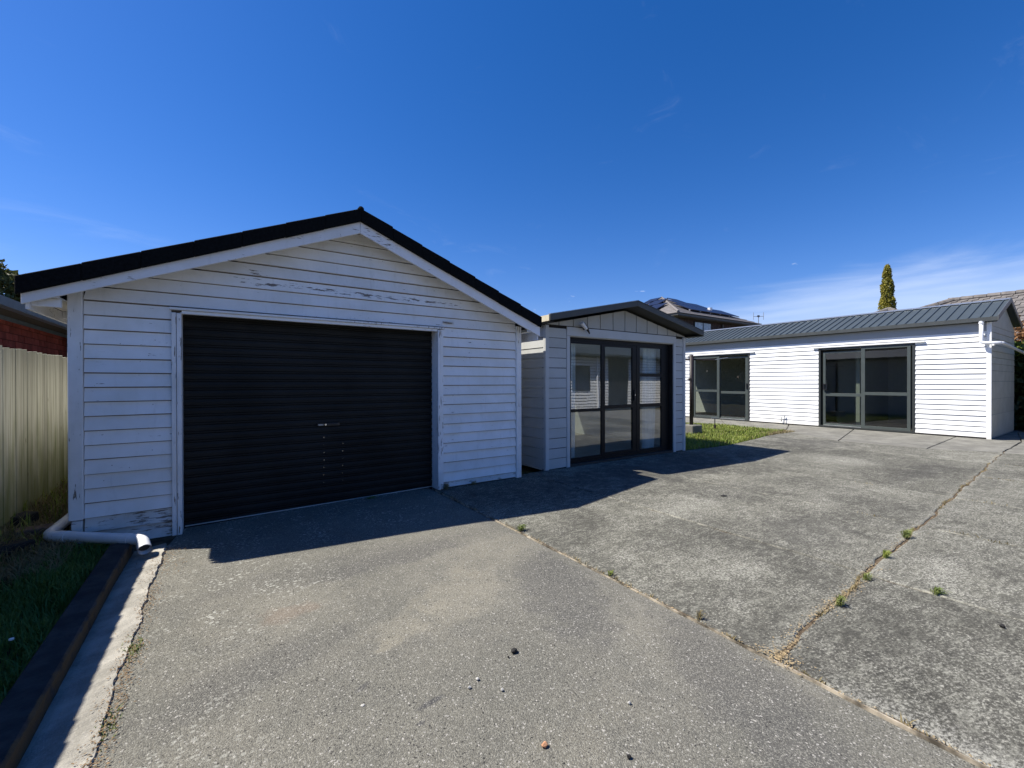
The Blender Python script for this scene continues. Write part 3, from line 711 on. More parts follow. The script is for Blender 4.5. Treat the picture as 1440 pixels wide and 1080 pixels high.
# walls, floor, ceiling
box(4.441, 4.50, 5.701, 9.4, -0.02, 2.42).build('side_wall', 'interior_wall', cab)
box(8.12, 8.19, 5.701, 9.4, -0.02, 2.42).build('side_wall', 'cabin_grey', cab)
box(8.10, 8.119, 5.701, 9.34, 0.05, 2.39).build('wall_lining', 'interior_wall', cab)
sh = MB().box(4.501, 5.0, 9.34, 9.4, -0.02, 2.42).box(7.7, 8.099, 9.34, 9.4, -0.02, 2.42).box(5.0, 7.7, 9.34, 9.4, 2.2, 2.42).box(5.0, 7.7, 9.34, 9.4, -0.02, 0.5)
sh.build('back_wall', 'interior_wall', cab)
box(5.0, 7.7, 9.36, 9.366, 0.5, 2.2).build('added_back_window', 'glass_clear', cab)  # unseen opening, made large to bring daylight into the room
box(4.501, 8.099, 5.80, 9.33, -0.02, 0.045).build('floor', 'floor_light', cab)
box(4.501, 8.099, 5.701, 9.33, 2.392, 2.41).build('ceiling', 'interior_wall', cab)
# roof
ye, yb = 5.285, 9.7
def rt(x): return 2.94 - abs(x - CX) * 0.205
for sgn, xe in ((-1, 4.275), (1, 8.41)):
    MB().prism([(CX, rt(CX) - 0.012), (xe, rt(xe) - 0.012), (xe, rt(xe) - 0.055), (CX, rt(CX) - 0.055)], 'y', ye + 0.026, yb).build('roof_sheet', 'iron_gutter', cab)
    x2 = xe - sgn * 0.02
    MB().prism([(CX, rt(CX) - 0.075), (x2, rt(x2) - 0.075), (x2, rt(x2) - 0.090), (CX, rt(CX) - 0.090)], 'y', ye + 0.0265, 5.65).build('soffit', 'soffit_dark', cab)
    MB().prism([(CX + sgn * .001, rt(CX)), (xe, rt(xe)), (xe, rt(xe) - 0.098), (CX + sgn * .001, rt(CX) - 0.098)], 'y', ye, ye + 0.024).build('barge_board', 'fascia_brown', cab, bevel=0.003)
    MB().prism([(CX + sgn * .001, rt(CX) + .012), (xe, rt(xe) + .012), (xe, rt(xe) + 0.001), (CX + sgn * .001, rt(CX) + 0.001)], 'y', ye - .006, ye + 0.05).build('barge_flashing', 'galv' if sgn < 0 else 'fascia_brown', cab)
box(4.268, 4.29, ye + 0.0245, yb, 2.42, 2.515).build('eave_fascia', 'gutter_cream', cab)
box(8.39, 8.412, ye + 0.0245, yb, 2.41, 2.50).build('eave_fascia', 'fascia_brown', cab)
box(4.292, 4.414, 5.36, yb, 2.405, 2.415).build('eave_soffit', 'soffit_dark', cab)
box(8.21, 8.388, ye + .025, yb, 2.400, 2.410).build('eave_soffit', 'soffit_dark', cab)
# joinery
jo = MB().box(4.955, 5.03, 5.69, 5.75, 0.03, 2.235).box(7.70, 7.806, 5.69, 5.75, 0.03, 2.235).box(5.031, 7.699, 5.69, 5.75, 2.165, 2.235).box(5.031, 7.699, 5.69, 5.75, 0.03, 0.085)
jo.build('door_frame', 'alu_black', cab, bevel=0.002)
def leaf(name, x0, x1, ya, yb_, z0, z1, st, rails, gm='glass_clear', fm='alu_black', label=None):
    f = MB().box(x0, x0 + st[0], ya, yb_, z0, z1).box(x1 - st[1], x1, ya, yb_, z0, z1)
    rr = [(z0, z0 + st[2]), (z1 - st[3], z1)] + rails; rr.sort()
    for a, b_ in rr: f.box(x0 + st[0] + .0005, x1 - st[1] - .0005, ya + .001, yb_ - .001, a, b_)
    o = f.build(name, fm, cab, bevel=0.0015, label=label)
    for (a, b_), (c_, d_) in zip(rr[:-1], rr[1:]):
        MB().box(x0 + st[0] + .001, x1 - st[1] - .001, (ya + yb_) / 2 - .003, (ya + yb_) / 2 + .003, b_ + .0005, c_ - .0005).build('glass_pane', gm, o)
    return o
leaf('fixed_light', 5.031, 5.86, 5.695, 5.735, 0.086, 2.164, (.035, .045, .03, .03), [(0.925, 0.975)])
leaf('sliding_door', 5.862, 6.78, 5.700, 5.745, 0.086, 2.164, (.05, .11, .06, .05), [(0.955, 1.02)])
leaf('fixed_light', 6.782, 7.699, 5.695, 5.735, 0.086, 2.164, (.10, .15, .03, .03), [(0.955, 1.02), (1.56, 1.625)])
MB().box(6.70, 6.725, 5.672, 5.699, 1.09, 1.30).build('door_handle', 'plastic_black', cab, bevel=0.003)
MB().tube([(6.71, 5.666, 1.20), (6.71, 5.672, 1.20)], 0.012, 10).build('door_lock', 'chrome', cab)
box(4.953, 7.807, 5.60, 5.82, -0.02, 0.028).build('door_sill', 'alu_dark_grey', cab)
# curtains inside
def curtain(x0, x1, y, z0, z1, folds, parent, ax='x', drift=0.0, name='curtain'):
    g = MB(); N = folds * 8; vs = []
    for r_ in range(9):
        z = z1 + (z0 - z1) * r_ / 8
        for i in range(N + 1):
            u = x0 + (x1 - x0) * i / N; w = math.sin(i / 8 * 2 * math.pi + 0.4 * math.sin(i * .37)) * (0.022 + 0.010 * r_ / 8) + 0.02 * math.sin(i * .21 + r_ * .25)
            u += drift * (r_ / 8) ** 2 * (i / N)
            vs.append((u, y + w, z) if ax == 'x' else (y + w, u, z))
    g.add(vs, [(r_ * (N + 1) + i, r_ * (N + 1) + i + 1, (r_ + 1) * (N + 1) + i + 1, (r_ + 1) * (N + 1) + i) for r_ in range(8) for i in range(N)])
    return g.build(name, 'curtain_cloth', parent, smooth=True)
curtain(5.06, 5.28, 5.84, 0.09, 2.22, 3, cab)
curtain(7.18, 7.60, 5.86, 0.09, 2.20, 5, cab, drift=-0.12)
# lamp under the gable
lamp = thing('outdoor_lamp', 'small outdoor spotlight hanging over the cabin door', 'outdoor lamp', (5.2, 5.59, 2.42))
MB().tube([(5.27, 5.592, 2.40), (5.27, 5.565, 2.40)], 0.035, 12).build('mount', 'plastic_black', lamp)
MB().tube([(5.265, 5.566, 2.40), (5.24, 5.50, 2.405)], 0.012, 8).build('arm', 'plastic_black', lamp)
MB().tube([(5.10, 5.46, 2.465), (5.17, 5.475, 2.42), (5.24, 5.49, 2.375)], [0.036, 0.034, 0.026], 12).build('lamp_body', 'pvc_white', lamp, smooth=False)
MB().tube([(5.18, 5.50, 2.455), (5.27, 5.51, 2.39), (5.345, 5.52, 2.30)], [0.032, 0.030, 0.010], 10).build('lamp_shade', 'plastic_black', lamp)

# ================================================================== LONG WHITE UNIT
un = thing('long_unit', 'long low white weatherboard unit with grey metal roof and glass sliding doors', 'house', (15.95, 6.5, 0))
UX = 15.95
yS, yN = 2.28, 13.0
sh = MB()
for a, b_ in ((yS + .03, 3.705), (6.04, 8.22), (10.54, yN)): sh.box(UX + .002, UX + .09, a, b_, 0.0, 2.525)
sh.box(UX + .002, UX + .09, yS + .03, yN, 2.5255, 3.0)
sh.build('wall_frame', 'gap_grey', un)
pitch = 0.1345
k = 0
while True:
    z0 = 0.03 + k * pitch; z1 = z0 + pitch; k += 1
    if z0 > 2.66: break
    if z1 < 2.56:
        for a, b_ in ((yS + .085, 3.705), (6.04, 8.22), (10.54, yN)):
            weatherboard(un, 'y', UX, -1, a, b_, z0, z1, 0.026, 0.007, 'unit_white', gap=0.015)
    else: weatherboard(un, 'y', UX, -1, yS + .085, yN, z0, min(z1, 2.72), 0.026, 0.007, 'unit_white', gap=0.015)
box(UX - 0.035, UX + 0.0015, yS - 0.004, yS + 0.082, -0.005, 2.96).build('corner_board', 'unit_white', un, bevel=0.003)
box(UX - 0.022, UX + 0.0015, yS + .085, yN, 2.724, 2.99).build('frieze_board', 'frieze_eave_shade', un)
box(UX - 0.02, UX + 0.05, yS + .085, yN, -0.03, 0.028).build('base_plate', 'gap_dark', un)
# end wall, flat sheets
zt = 0.0
zs = [0.03, .6, 1.0, 1.45, 1.72, 1.9, 2.06, 2.22, 2.38, 2.54, 2.70, 2.86]
for a, b_ in zip(zs[:-1], zs[1:]):
    weatherboard(un, 'x', yS + .028, -1, UX + .004, 19.20, a, b_, 0.016 if b_ > 1.8 else 0.011, 0.009, 'unit_end_warm_bounce', gap=0.010)
MB().prism([(UX + .02, 2.865), (19.19, 2.865), (19.19, 2.93), (17.58, 3.58), (UX + .02, 2.99)], 'y', yS + .014, yS + .06).build('gable_sheet', 'unit_end_warm_bounce', un)
box(UX + .091, 19.20, yS + .0285, yS + .09, 0, 2.86).build('end_wall', 'interior_grey', un)
box(19.14, 19.2, yS + .091, yN, 0, 2.9).build('back_wall', 'interior_grey', un)
box(UX + .091, 19.139, yS + .091, yN, -0.03, 0.02).build('floor', 'carpet', un)
box(UX + .091, 19.139, yS + .091, yN, 2.62, 2.64).build('ceiling', 'interior_wall', un)
box(UX + .6, 19.139, 5.15, 5.25, 0.021, 2.619).build('partition', 'interior_grey', un)
box(UX + 1.9, UX + 1.96, 5.27, 6.2, 0.021, 2.6).build('partition', 'interior_grey', un)
box(UX + .091, 19.139, 7.4, 7.5, 0.021, 2.619).build('partition', 'interior_grey', un)
box(UX + 2.2, UX + 2.26, 8.0, 10.8, 0.021, 2.619).build('partition', 'interior_grey', un)
# joinery in the long wall (runs along y, outside is -x)
def frame_y(y0, y1, z0, z1, rev):
    f = MB().box(UX - .034, UX + .07, y0, y0 + .055, z0, z1).box(UX - .034, UX + .07, y1 - .055, y1, z0, z1)
    f.box(UX - .033, UX + .07, y0 + .056, y1 - .056, z1 - .05, z1).box(UX - .040, UX + .07, y0 + .056, y1 - .056, z0, z0 + .05)
    return f.build('window_frame', 'alu_dark_grey', un, bevel=0.002)
def sash_y(parent, y0, y1, xa, z0, z1, st, rails, m='alu_grey_green', name='sash'):
    f = MB().box(xa, xa + .035, y0, y0 + st[0], z0, z1).box(xa, xa + .035, y1 - st[1], y1, z0, z1)
    rr = sorted([(z0, z0 + st[2]), (z1 - st[3], z1)] + rails)
    for a, b_ in rr: f.box(xa + .001, xa + .034, y0 + st[0] + .0005, y1 - st[1] - .0005, a, b_)
    f.build(name, m, parent, bevel=0.002)
    for (a, b_), (c_, d_) in zip(rr[:-1], rr[1:]):
        box(xa + .014, xa + .020, y0 + st[0] + .001, y1 - st[1] - .001, b_ + .0005, c_ - .0005).build('glass_pane', 'glass_tinted', parent)
w = frame_y(3.71, 6.035, 0.02, 2.522, 0)
sash_y(w, 4.865, 5.93, UX + .022, 0.071, 2.40, (.06, .07, .07, .05), [(1.00, 1.095)])
sash_y(w, 3.80, 4.925, UX - .028, 0.071, 2.471, (.075, .095, .07, .05), [(1.055, 1.145)])
box(UX - .02, UX + .03, 4.93, 5.90, 0.072, 0.086).build('sill_track', 'track_silver', w)
hd = MB().box(UX - .03, UX - .005, 5.885, 5.915, 1.19, 1.40).box(UX - .06, UX - .04, 5.80, 5.82, 1.20, 1.385).box(UX - .055, UX + .02, 5.80, 5.90, 1.365, 1.385).box(UX - .055, UX + .02, 5.80, 5.90, 1.20, 1.22)
hd.build('handle', 'plastic_black', w, bevel=0.003)
box(UX - .075, UX - .0265, 3.50, 6.19, 2.527, 2.570).build('window_hood', 'unit_white', un, bevel=0.004)
w = frame_y(8.225, 10.535, 0.0, 2.50, 0)
sash_y(w, 9.37, 10.45, UX - .028, 0.055, 2.44, (.10, .06, .07, .06), [(1.065, 1.15)])
sash_y(w, 8.31, 9.43, UX + .022, 0.055, 2.40, (.09, .06, .07, .06), [(1.01, 1.10)])
box(UX - .02, UX + .03, 8.40, 9.36, 0.0515, 0.068).build('sill_track', 'track_silver', w)
box(UX - .006, UX + .018, 8.33, 8.36, 1.2, 1.4).build('handle', 'plastic_black', w)
box(UX - .075, UX - .0265, 8.05, 10.75, 2.507, 2.56).build('window_hood', 'unit_white', un, bevel=0.004)
# roof
RX = 17.58; ez, rz = 3.055, 3.67; ex = 15.885; sl_ = (rz - ez) / (RX - ex)
yr0, yr1 = 2.18, 13.2
MB().prism([(ex, ez), (RX, rz), (RX, rz - .02), (ex, ez - .02)], 'y', yr0, yr1).build('roof_sheet', 'iron_roof', un)
xe = 2 * RX - ex
MB().prism([(RX + .001, rz), (xe, ez), (xe, ez - .02), (RX + .001, rz - .02)], 'y', yr0, yr1).build('roof_sheet', 'iron_roof', un)
y = yr0 + 0.10
ribm = None; first = None
while y < yr1 - .1:
    if first is None:
        g = MB()
        hh = 0.030
        g.hexa([(ex, y - .022, ez + .0005), (RX, y - .022, rz + .0005), (RX, y + .022, rz + .0005), (ex, y + .022, ez + .0005), (ex, y - .010, ez + hh), (RX, y - .010, rz + hh), (RX, y + .010, rz + hh), (ex, y + .010, ez + hh)])
        first = g.build('roof_rib', 'iron_roof', un); y00 = y
    else:
        o = first.copy(); COL.objects.link(o); o.parent = un; o.location = (0, y - y00, 0)
    y += 0.205
MB().prism([(RX - .13, rz - .045 + .036), (RX, rz + .034), (RX + .13, rz - .009), (RX + .13, rz - .02 + .0), (RX, rz + .02), (RX - .13, rz - .02)], 'y', yr0 - .005, yr1).build('ridge_cap', 'track_silver', un)
for sgn, xx in ((-1, ex - .02), (1, xe + .02)):
    MB().prism([(RX, rz + .035), (xx, ez + .035), (xx, ez - .09), (RX, rz - .09)], 'y', yr0 - .03, yr0 - .006).build('barge_board', 'iron_gutter', un)
MB().prism([(ex - .13, 2.955), (ex + .01, 2.955), (ex + .01, 3.045), (ex + .0, 3.045), (ex + .0, 2.965), (ex - .115, 2.965), (ex - .13, 3.05), (ex - .145, 3.05)], 'y', yr0 - .02, yr1).build('gutter', 'iron_gutter', un)
box(ex + .012, ex + .03, yr0, yr1, 2.935, 3.03).build('eave_fascia', 'iron_gutter', un)
box(ex + .031, UX - .023, yr0, yr1, 2.992, 3.004).build('eave_soffit', 'soffit_bluegrey', un)
# downpipe
dp = fillet([(15.80, 2.435, 2.97), (15.80, 2.435, 2.42), (15.80, 2.10, 2.40)], 0.07, 5)
MB().tube(dp, 0.040, 12).build('downpipe', 'pvc_white', un, smooth=True)
MB().tube(fillet([(15.80, 2.14, 2.40), (15.85, 2.08, 2.40), (20.5, 2.02, 2.14)], .05, 4), 0.034, 12).build('downpipe', 'pvc_white', un, smooth=True)
MB().tube([(15.80, 2.435, 2.90), (15.80, 2.435, 2.965)], 0.052, 12).build('pipe_socket', 'pvc_white', un, smooth=False)
box(15.82, 15.918, 2.40, 2.47, 2.60, 2.63).build('pipe_bracket', 'unit_white', un)
box(15.76, 15.90, 2.21, 2.25, 2.34, 2.37).build('pipe_bracket', 'unit_white', un)
# garden tap on the wall
tp = thing('garden_tap', 'brass and steel tap pipe on the white wall between the two glass doors', 'tap', (15.86, 7.09, 0))
MB().tube(fillet([(15.88, 7.02, 0.0), (15.88, 7.02, 0.26), (15.88, 7.12, 0.26), (15.88, 7.12, 0.10)], .03, 4), 0.011, 8).build('pipe', 'galv', tp)
MB().box(15.84, 15.88, 7.105, 7.135, 0.10, 0.15).tube([(15.88, 7.02, .26), (15.88, 7.02, .31)], .018, 8).build('tap_head', 'galv', tp)

# ================================================================== CLOTHESLINE, STANDPIPE
cl_ = thing('clothesline', 'brown steel clothesline post set in a concrete block on the grass', 'clothesline', (11.0, 7.3, 0))
MB().tube([(11.0, 7.3, 0.2), (11.0, 7.3, 2.22)], 0.052, 10).build('post', 'steel_dark', cl_, smooth=True)
MB().tube([(10.35, 7.75, 2.10), (11.55, 6.93, 2.08)], 0.024, 8).build('arm', 'steel_dark', cl_)
MB().tube([(11.55, 6.93, 2.08), (11.85, 6.72, 2.14)], 0.010, 6).build('arm_rod', 'galv', cl_)
MB().box(10.86, 10.96, 7.25, 7.30, 1.50, 1.56).tube([(10.80, 7.30, 1.53), (10.95, 7.30, 1.53)], .012, 6).build('winder', 'steel_dark', cl_)
MB().box(10.74, 11.18, 7.08, 7.5, -0.05, 0.25).build('base_block', 'concrete_pale', cl_, bevel=0.015)
sp_ = thing('standpipe', 'thin metal standpipe tap standing in the grass before the left glass door', 'tap', (12.5, 7.5, 0))
MB().tube([(12.5, 7.5, -0.02), (12.5, 7.5, 0.34)], 0.014, 8).build('pipe', 'steel_dark', sp_)
MB().tube([(12.40, 7.56, 0.345), (12.60, 7.44, 0.345)], 0.014, 8).build('handle', 'galv', sp_)
MB().tube([(12.49, 7.50, 0.02), (12.49, 7.49, 0.14)], 0.035, 8).build('valve', 'steel_dark', sp_)

# ================================================================== FENCE on the left
fe = thing('paling_fence', 'tall weathered timber paling fence stained green at its foot', 'fence', (-1.60, 6, 0))
FX = -1.60
pal = MB(); hh = 0.0
y = -4.6; i = 0; pm = None
while y < 12.5:
    w_ = 0.1438
    if pm is None or i % 9 == 0:
        g = MB(); t0 = 0.0
        # paling with a slightly slanted top, in fence-root coordinates at y = 0
        g.hexa([(FX - .009, 0.0, 0.0), (FX + .009, 0.0, 0.0), (FX + .009, w_, 0.0), (FX - .009, w_, 0.0), (FX - .009, 0.0, 1.764 + random.uniform(-.004, .004)), (FX + .009, 0.0, 1.764), (FX + .009, w_, 1.778), (FX - .009, w_, 1.778 + random.uniform(-.004, .004))])
    if i < 9:
        o = MB().add(g.v, g.f).build('paling', 'fence_timber', fe, bevel=0.001)
        if not pm: pm = []
        pm.append(o); 
    else:
        o = pm[i % 9].copy(); COL.objects.link(o); o.parent = fe
    o.location = (0, y, random.uniform(-0.010, 0.010))
    o.matrix_basis = Matrix.Translation((random.uniform(-.0015, .0015), y + 0, random.uniform(-.008, .008))) @ Matrix.Translation((0.0015 * ((i % 2) * 2 - 1), 0, 0))
    y += 0.144; i += 1
for z in (0.35, 0.95, 1.55): box(FX - .075, FX - .025, -4.6, 12.5, z, z + .07).build('rail', 'fence_timber', fe)
for k in range(8): box(FX - .175, FX - .08, -4.2 + k * 2.3, -4.1 + k * 2.3, -0.1, 1.7).build('post', 'fence_timber', fe)

# ================================================================== RED BRICK HOUSE beyond the fence
bh = thing('brick_house', 'red brick house with blue grey gutter behind the timber fence', 'house', (-4, 10, 0))
BX = -2.72
MB().box(-9, BX - .012, 4.0, 17.0, -0.1, 2.46).build('wall', 'mortar', bh)
bl, bhh = 0.232, 0.102
bmesh0 = None; cnt = 0
for r_ in range(9):
    z0 = 2.455 - (r_ + 1) * (bhh + .010)
    y = 8.3 + (r_ % 2) * 0.121
    while y < 16.4 and cnt < 298:
        if bmesh0 is None:
            bmesh0 = box(BX - .02, BX, y, y + bl, z0, z0 + bhh).build('brick', 'brick_red', bh, bevel=0.004); bo = (y, z0)
        else:
            o = bmesh0.copy(); COL.objects.link(o); o.parent = bh; o.location = (random.uniform(-.003, .003), y - bo[0], z0 - bo[1])
        cnt += 1; y += bl + 0.011
g = MB()
for r_ in range(9, 21):
    z0 = 2.455 - (r_ + 1) * (bhh + .010)
    for k in range(50): g.box(BX - .019, BX - .001, 4.2 + k * .243, 4.2 + k * .243 + bl, z0, z0 + bhh)
g.build('brick', 'brick_red', bh, kind='stuff')
box(BX - .4, -2.40, 3.6, 17.2, 2.466, 2.478).build('eave_soffit', 'soffit_brown', bh)
box(BX + .001, BX + .02, 3.9, 17.0, 2.40, 2.461).build('frieze_board', 'gutter_bluegrey', bh)
MB().prism([(-2.399, 2.44), (-2.29, 2.44), (-2.275, 2.55), (-2.399, 2.55)], 'y', 3.6, 17.2).build('gutter', 'gutter_bluegrey', bh)
MB().prism([(-2.34, 2.53), (-5.9, 2.72), (-9.4, 2.53), (-9.4, 2.50), (-2.41, 2.50)], 'y', 3.6, 17.2).build('roof', 'iron_roof', bh)

# ================================================================== TWO-STOREY HOUSE with solar panels
th = thing('two_storey_house', 'dark brick two storey house with grey tiled pyramid roof and solar panels', 'house', (24.9, 18.8, 0))
cx0, cx1, cy0, cy1, ez2, pk = 20.5, 29.3, 14.4, 23.2, 5.2, 7.22
MB().box(cx0 + .55, cx1 - .5, cy0 + .55, cy1 - .5, 0, 5.05).build('wall', 'brick_brown', th)
MB().box(cx0 + .05, cx1 - .05, cy0 + .05, cy1 - .05, 5.06, 5.09).build('soffit', 'soffit_brown', th)
MB().box(cx0, cx1, cy0, cy1, 5.095, 5.21).build('fascia', 'fascia_brown', th)
pc = ((cx0 + cx1) / 2, (cy0 + cy1) / 2)
rf = MB().add([(cx0 - .05, cy0 - .05, 5.215), (cx1 + .05, cy0 - .05, 5.215), (cx1 + .05, cy1 + .05, 5.215), (cx0 - .05, cy1 + .05, 5.215), (pc[0], pc[1], pk)], [(0, 1, 4), (1, 2, 4), (2, 3, 4), (3, 0, 4), (3, 2, 1, 0)]).build('roof', 'tile_greyroof', th)
sl2 = (pk - 5.215) / (pc[1] - cy0 + .05)
g = MB()
nrow = 14
for r_ in range(nrow):   # tile courses as shallow steps on the two faces in view
    t0 = r_ / nrow; t1 = (r_ + 1) / nrow
    def pf(t, u): # front face
        xa = cx0 - .05 + (pc[0] - cx0 + .05) * t; xb = cx1 + .05 - (cx1 + .05 - pc[0]) * t
        return (xa + (xb - xa) * u, cy0 - .05 + (pc[1] - cy0 + .05) * t, 5.215 + (pk - 5.215) * t)
    for side in (0, 1):
        q4 = [pf(t0, 0), pf(t0, 1), pf(t1, 1), pf(t1, 0)]
        if side: q4 = [(cx0 - .05 + (p[1] - cy0 + .05), cy0 - .05 + (p[0] - cx0 + .05), p[2]) for p in q4]
        lo = [(x, y_, z + .001) for x, y_, z in q4]; hi = [(q4[0][0], q4[0][1], q4[0][2] + .035), (q4[1][0], q4[1][1], q4[1][2] + .035), (q4[2][0], q4[2][1], q4[2][2] + .008), (q4[3][0], q4[3][1], q4[3][2] + .008)]
        g.hexa(lo + hi)
g.build('tile_courses', 'tile_greyroof', rf, kind='stuff')
MB().tube([(cx0 - .05, cy0 - .05, 5.27), (pc[0] - .1, pc[1] - .1, pk - .03)], 0.07, 8).build('hip_capping', 'tile_greyroof', rf)
def panel(face, s, t, w=1.0, h=1.65):
    """face 0 front (-y), 1 left (-x); s along eave from corner, t distance up slope"""
    c_ = 1 / math.sqrt(1 + sl2 * sl2); up_ = (0, c_, c_ * sl2)
    def P(a, b_, n):
        p = (cx0 - .05 + a, cy0 - .05 + b_ * up_[1] - n * c_ * sl2, 5.215 + b_ * up_[2] + n * c_)
        return p if face == 0 else (cx0 - .05 + (p[1] - cy0 + .05), cy0 - .05 + (p[0] - cx0 + .05), p[2])
    q8 = [P(s, t, .12), P(s + w, t, .12), P(s + w, t + h, .12), P(s, t + h, .12), P(s, t, .16), P(s + w, t, .16), P(s + w, t + h, .16), P(s, t + h, .16)]
    o = MB().hexa(q8).build('solar_panel', 'solar_blue', th)
    MB().hexa([P(s + .01, t + .1, .05), P(s + .08, t + .1, .05), P(s + .08, t + .18, .05), P(s + .01, t + .18, .05), P(s + .01, t + .1, .119), P(s + .08, t + .1, .119), P(s + .08, t + .18, .119), P(s + .01, t + .18, .119)]).build('panel_clamp', 'panel_frame', o)
for k in range(5): panel(0, 2.15 + k * 1.03, 0.75, 1.0, 1.35)
for k in range(3): panel(0, 3.0 + k * 1.03, 2.15, 1.0, 1.05)
panel(0, 3.95, 3.25, 1.0, .8)
panel(1, 2.1, 0.85, 1.0, 1.35); panel(1, 3.3, 0.85, 1.0, 1.35); panel(1, 2.9, 2.3, 1.0, 1.1); panel(1, 4.1, 2.3, 1.0, 1.1); panel(1, 3.9, 3.5, .9, .7)
wf = MB().box(22.75, 24.45, cy0 + .50, cy0 + .56, 4.0, 4.98).build('window_frame', 'alu_black', th)
box(22.80, 23.55, cy0 + .485, cy0 + .4995, 4.04, 4.93).build('pane', 'window_light_blue', wf)
box(23.65, 24.38, cy0 + .485, cy0 + .4995, 4.04, 4.93).build('pane', 'window_light_blue', wf)
MB().box(25.6, 25.72, cy0 + .45, cy0 + .53, 3.5, 5.0).build('wall_downpipe', 'fascia_brown', th)
MB().tube([(25.7, 15.75, 5.5), (25.7, 15.75, 6.15)], 0.14, 10).build('vent_pipe', 'white_trim_far', th)

an = thing('tv_antenna', 'thin television antenna on a mast above the metal roof', 'antenna', (30.4, 15.1, 0))
MB().tube([(30.4, 15.1, 0), (30.4, 15.1, 6.0)], 0.022, 6).build('mast', 'galv', an)
MB().tube([(30.18, 15.32, 5.92), (30.62, 14.88, 5.92)], 0.016, 6).build('boom', 'galv', an)
for dx in (-.22, .22): MB().tube([(30.4 + dx, 15.1 - dx, 5.68), (30.4 + dx, 15.1 - dx, 6.2)], 0.014, 5).build('element', 'galv', an)
box(30.33, 30.47, 15.05, 15.15, 5.88, 5.99).build('junction_box', 'plastic_black', an)

# ================================================================== TILED HOUSE far right
tr_ = thing('tiled_house', 'house with brown grey concrete tile roof rising behind the white unit', 'house', (27, 2, 0))
MB().box(22.2, 32, -8, 9.8, 0, 2.6).build('wall', 'brick_brown', tr_)
ro = MB().add([(21.5, -10, 2.62), (32.5, -10, 2.62), (32.5, 10.5, 2.62), (21.5, 10.5, 2.62), (27, -8, 5.03), (27, 5.0, 5.03)], [(0, 4, 5, 3), (1, 2, 5, 4), (2, 3, 5), (0, 1, 4), (3, 2, 1, 0)]).build('roof', 'tile_brownroof', tr_)
g = MB(); nr = 18; nvec = Vector((-2.41, 0, 5.5)).normalized()
for r_ in range(nr):
    a = Vector((21.5 + 5.5 * r_ / nr, 0, 2.62 + 2.41 * r_ / nr)); b2 = Vector((21.5 + 5.5 * (r_ + 1) / nr, 0, 2.62 + 2.41 * (r_ + 1) / nr))
    y = -4 + (r_ % 2) * .16
    ylim = 10.5 - 5.5 * (r_ + .5) / nr
    while y < ylim:
        w_ = 0.31; h1 = 0.055 + random.uniform(-.008, .008); mid = y + w_ / 2
        p = [a + Vector((0, y, 0)) + nvec * .005, a + Vector((0, y + w_, 0)) + nvec * .005, b2 + Vector((0, y + w_, 0)) + nvec * .005, b2 + Vector((0, y, 0)) + nvec * .005,
             a + Vector((0, y, 0)) + nvec * h1, a + Vector((0, y + w_, 0)) + nvec * (h1 - .03), b2 + Vector((0, y + w_, 0)) + nvec * .012, b2 + Vector((0, y, 0)) + nvec * .03]
        g.hexa(p); y += w_ + .012
g.build('roof_tiles', 'tile_brownroof', ro, kind='stuff')
y = -4.0; pr = None
while y < 5:
    MB().tube([(27, y, 5.06 + random.uniform(-.008, .008)), (27, y + .38, 5.075)], 0.12, 8).build('ridge_tile', 'tile_brownroof', ro); y += .4
for k in range(12):
    t0 = k / 12; p0 = Vector((27, 5.0, 5.08)).lerp(Vector((21.5, 10.5, 2.68)), t0); p1 = Vector((27, 5.0, 5.08)).lerp(Vector((21.5, 10.5, 2.68)), t0 + .078)
    MB().tube([p0, p1], 0.12, 8).build('ridge_tile', 'tile_brownroof', ro)

sr = thing('far_house', 'far house whose dark roof peak shows at the foot of the cypress', 'house', (34.7, 9.3, 0))
MB().box(30.9, 38.5, 5.5, 13.1, 0, 3.6).build('wall', 'brick_brown', sr)
MB().add([(30.2, 4.8, 3.62), (39.2, 4.8, 3.62), (39.2, 13.8, 3.62), (30.2, 13.8, 3.62), (34.7, 9.3, 5.98)], [(0, 1, 4), (1, 2, 4), (2, 3, 4), (3, 0, 4), (3, 2, 1, 0)]).build('roof', 'tile_brownroof', sr)
for k in range(10):
    for (ex_, ey_) in ((30.2, 4.8), (30.2, 13.8)):
        p0 = Vector((34.7, 9.3, 6.0)).lerp(Vector((ex_, ey_, 3.66)), k / 10); p1 = Vector((34.7, 9.3, 6.0)).lerp(Vector((ex_, ey_, 3.66)), (k + .94) / 10)
        MB().tube([p0, p1], 0.13, 7).build('ridge_tile', 'tile_brownroof', sr)

# ================================================================== HOUSE BEHIND THE CAMERA (seen mirrored in the cabin glass)
rh = thing('front_house', 'white weatherboard house with brown window mirrored in the cabin glass', 'house', (17.5, -5, 0))
MB().box(13.2, 26, -10, -5.03, -0.1, 2.85).build('wall', 'gap_dark', rh)
k = 0
while True:
    z0 = 0.02 + k * .15; k += 1
    if z0 > 2.7: break
    for a, b_ in (((13.2, 17.3), (18.9, 26)) if z0 > 2.2 or z0 < 1.0 else ((13.2, 14.75), (15.95, 17.3), (18.9, 26))):
        weatherboard(rh, 'x', -5.029, 1, a, b_, z0, z0 + .15, 0.026, 0.007, 'unit_white', gap=0.035)
wf = MB().box(14.76, 15.94, -5.029, -4.99, 1.0, 1.06).box(14.76, 15.94, -5.029, -4.99, 2.2, 2.26).box(14.76, 14.84, -5.029, -4.99, 1.061, 2.199).box(15.86, 15.94, -5.029, -4.99, 1.061, 2.199).build('window_frame', 'steel_dark', rh)
box(14.841, 15.859, -5.024, -5.018, 1.061, 2.199).build('pane', 'solar_blue', wf)
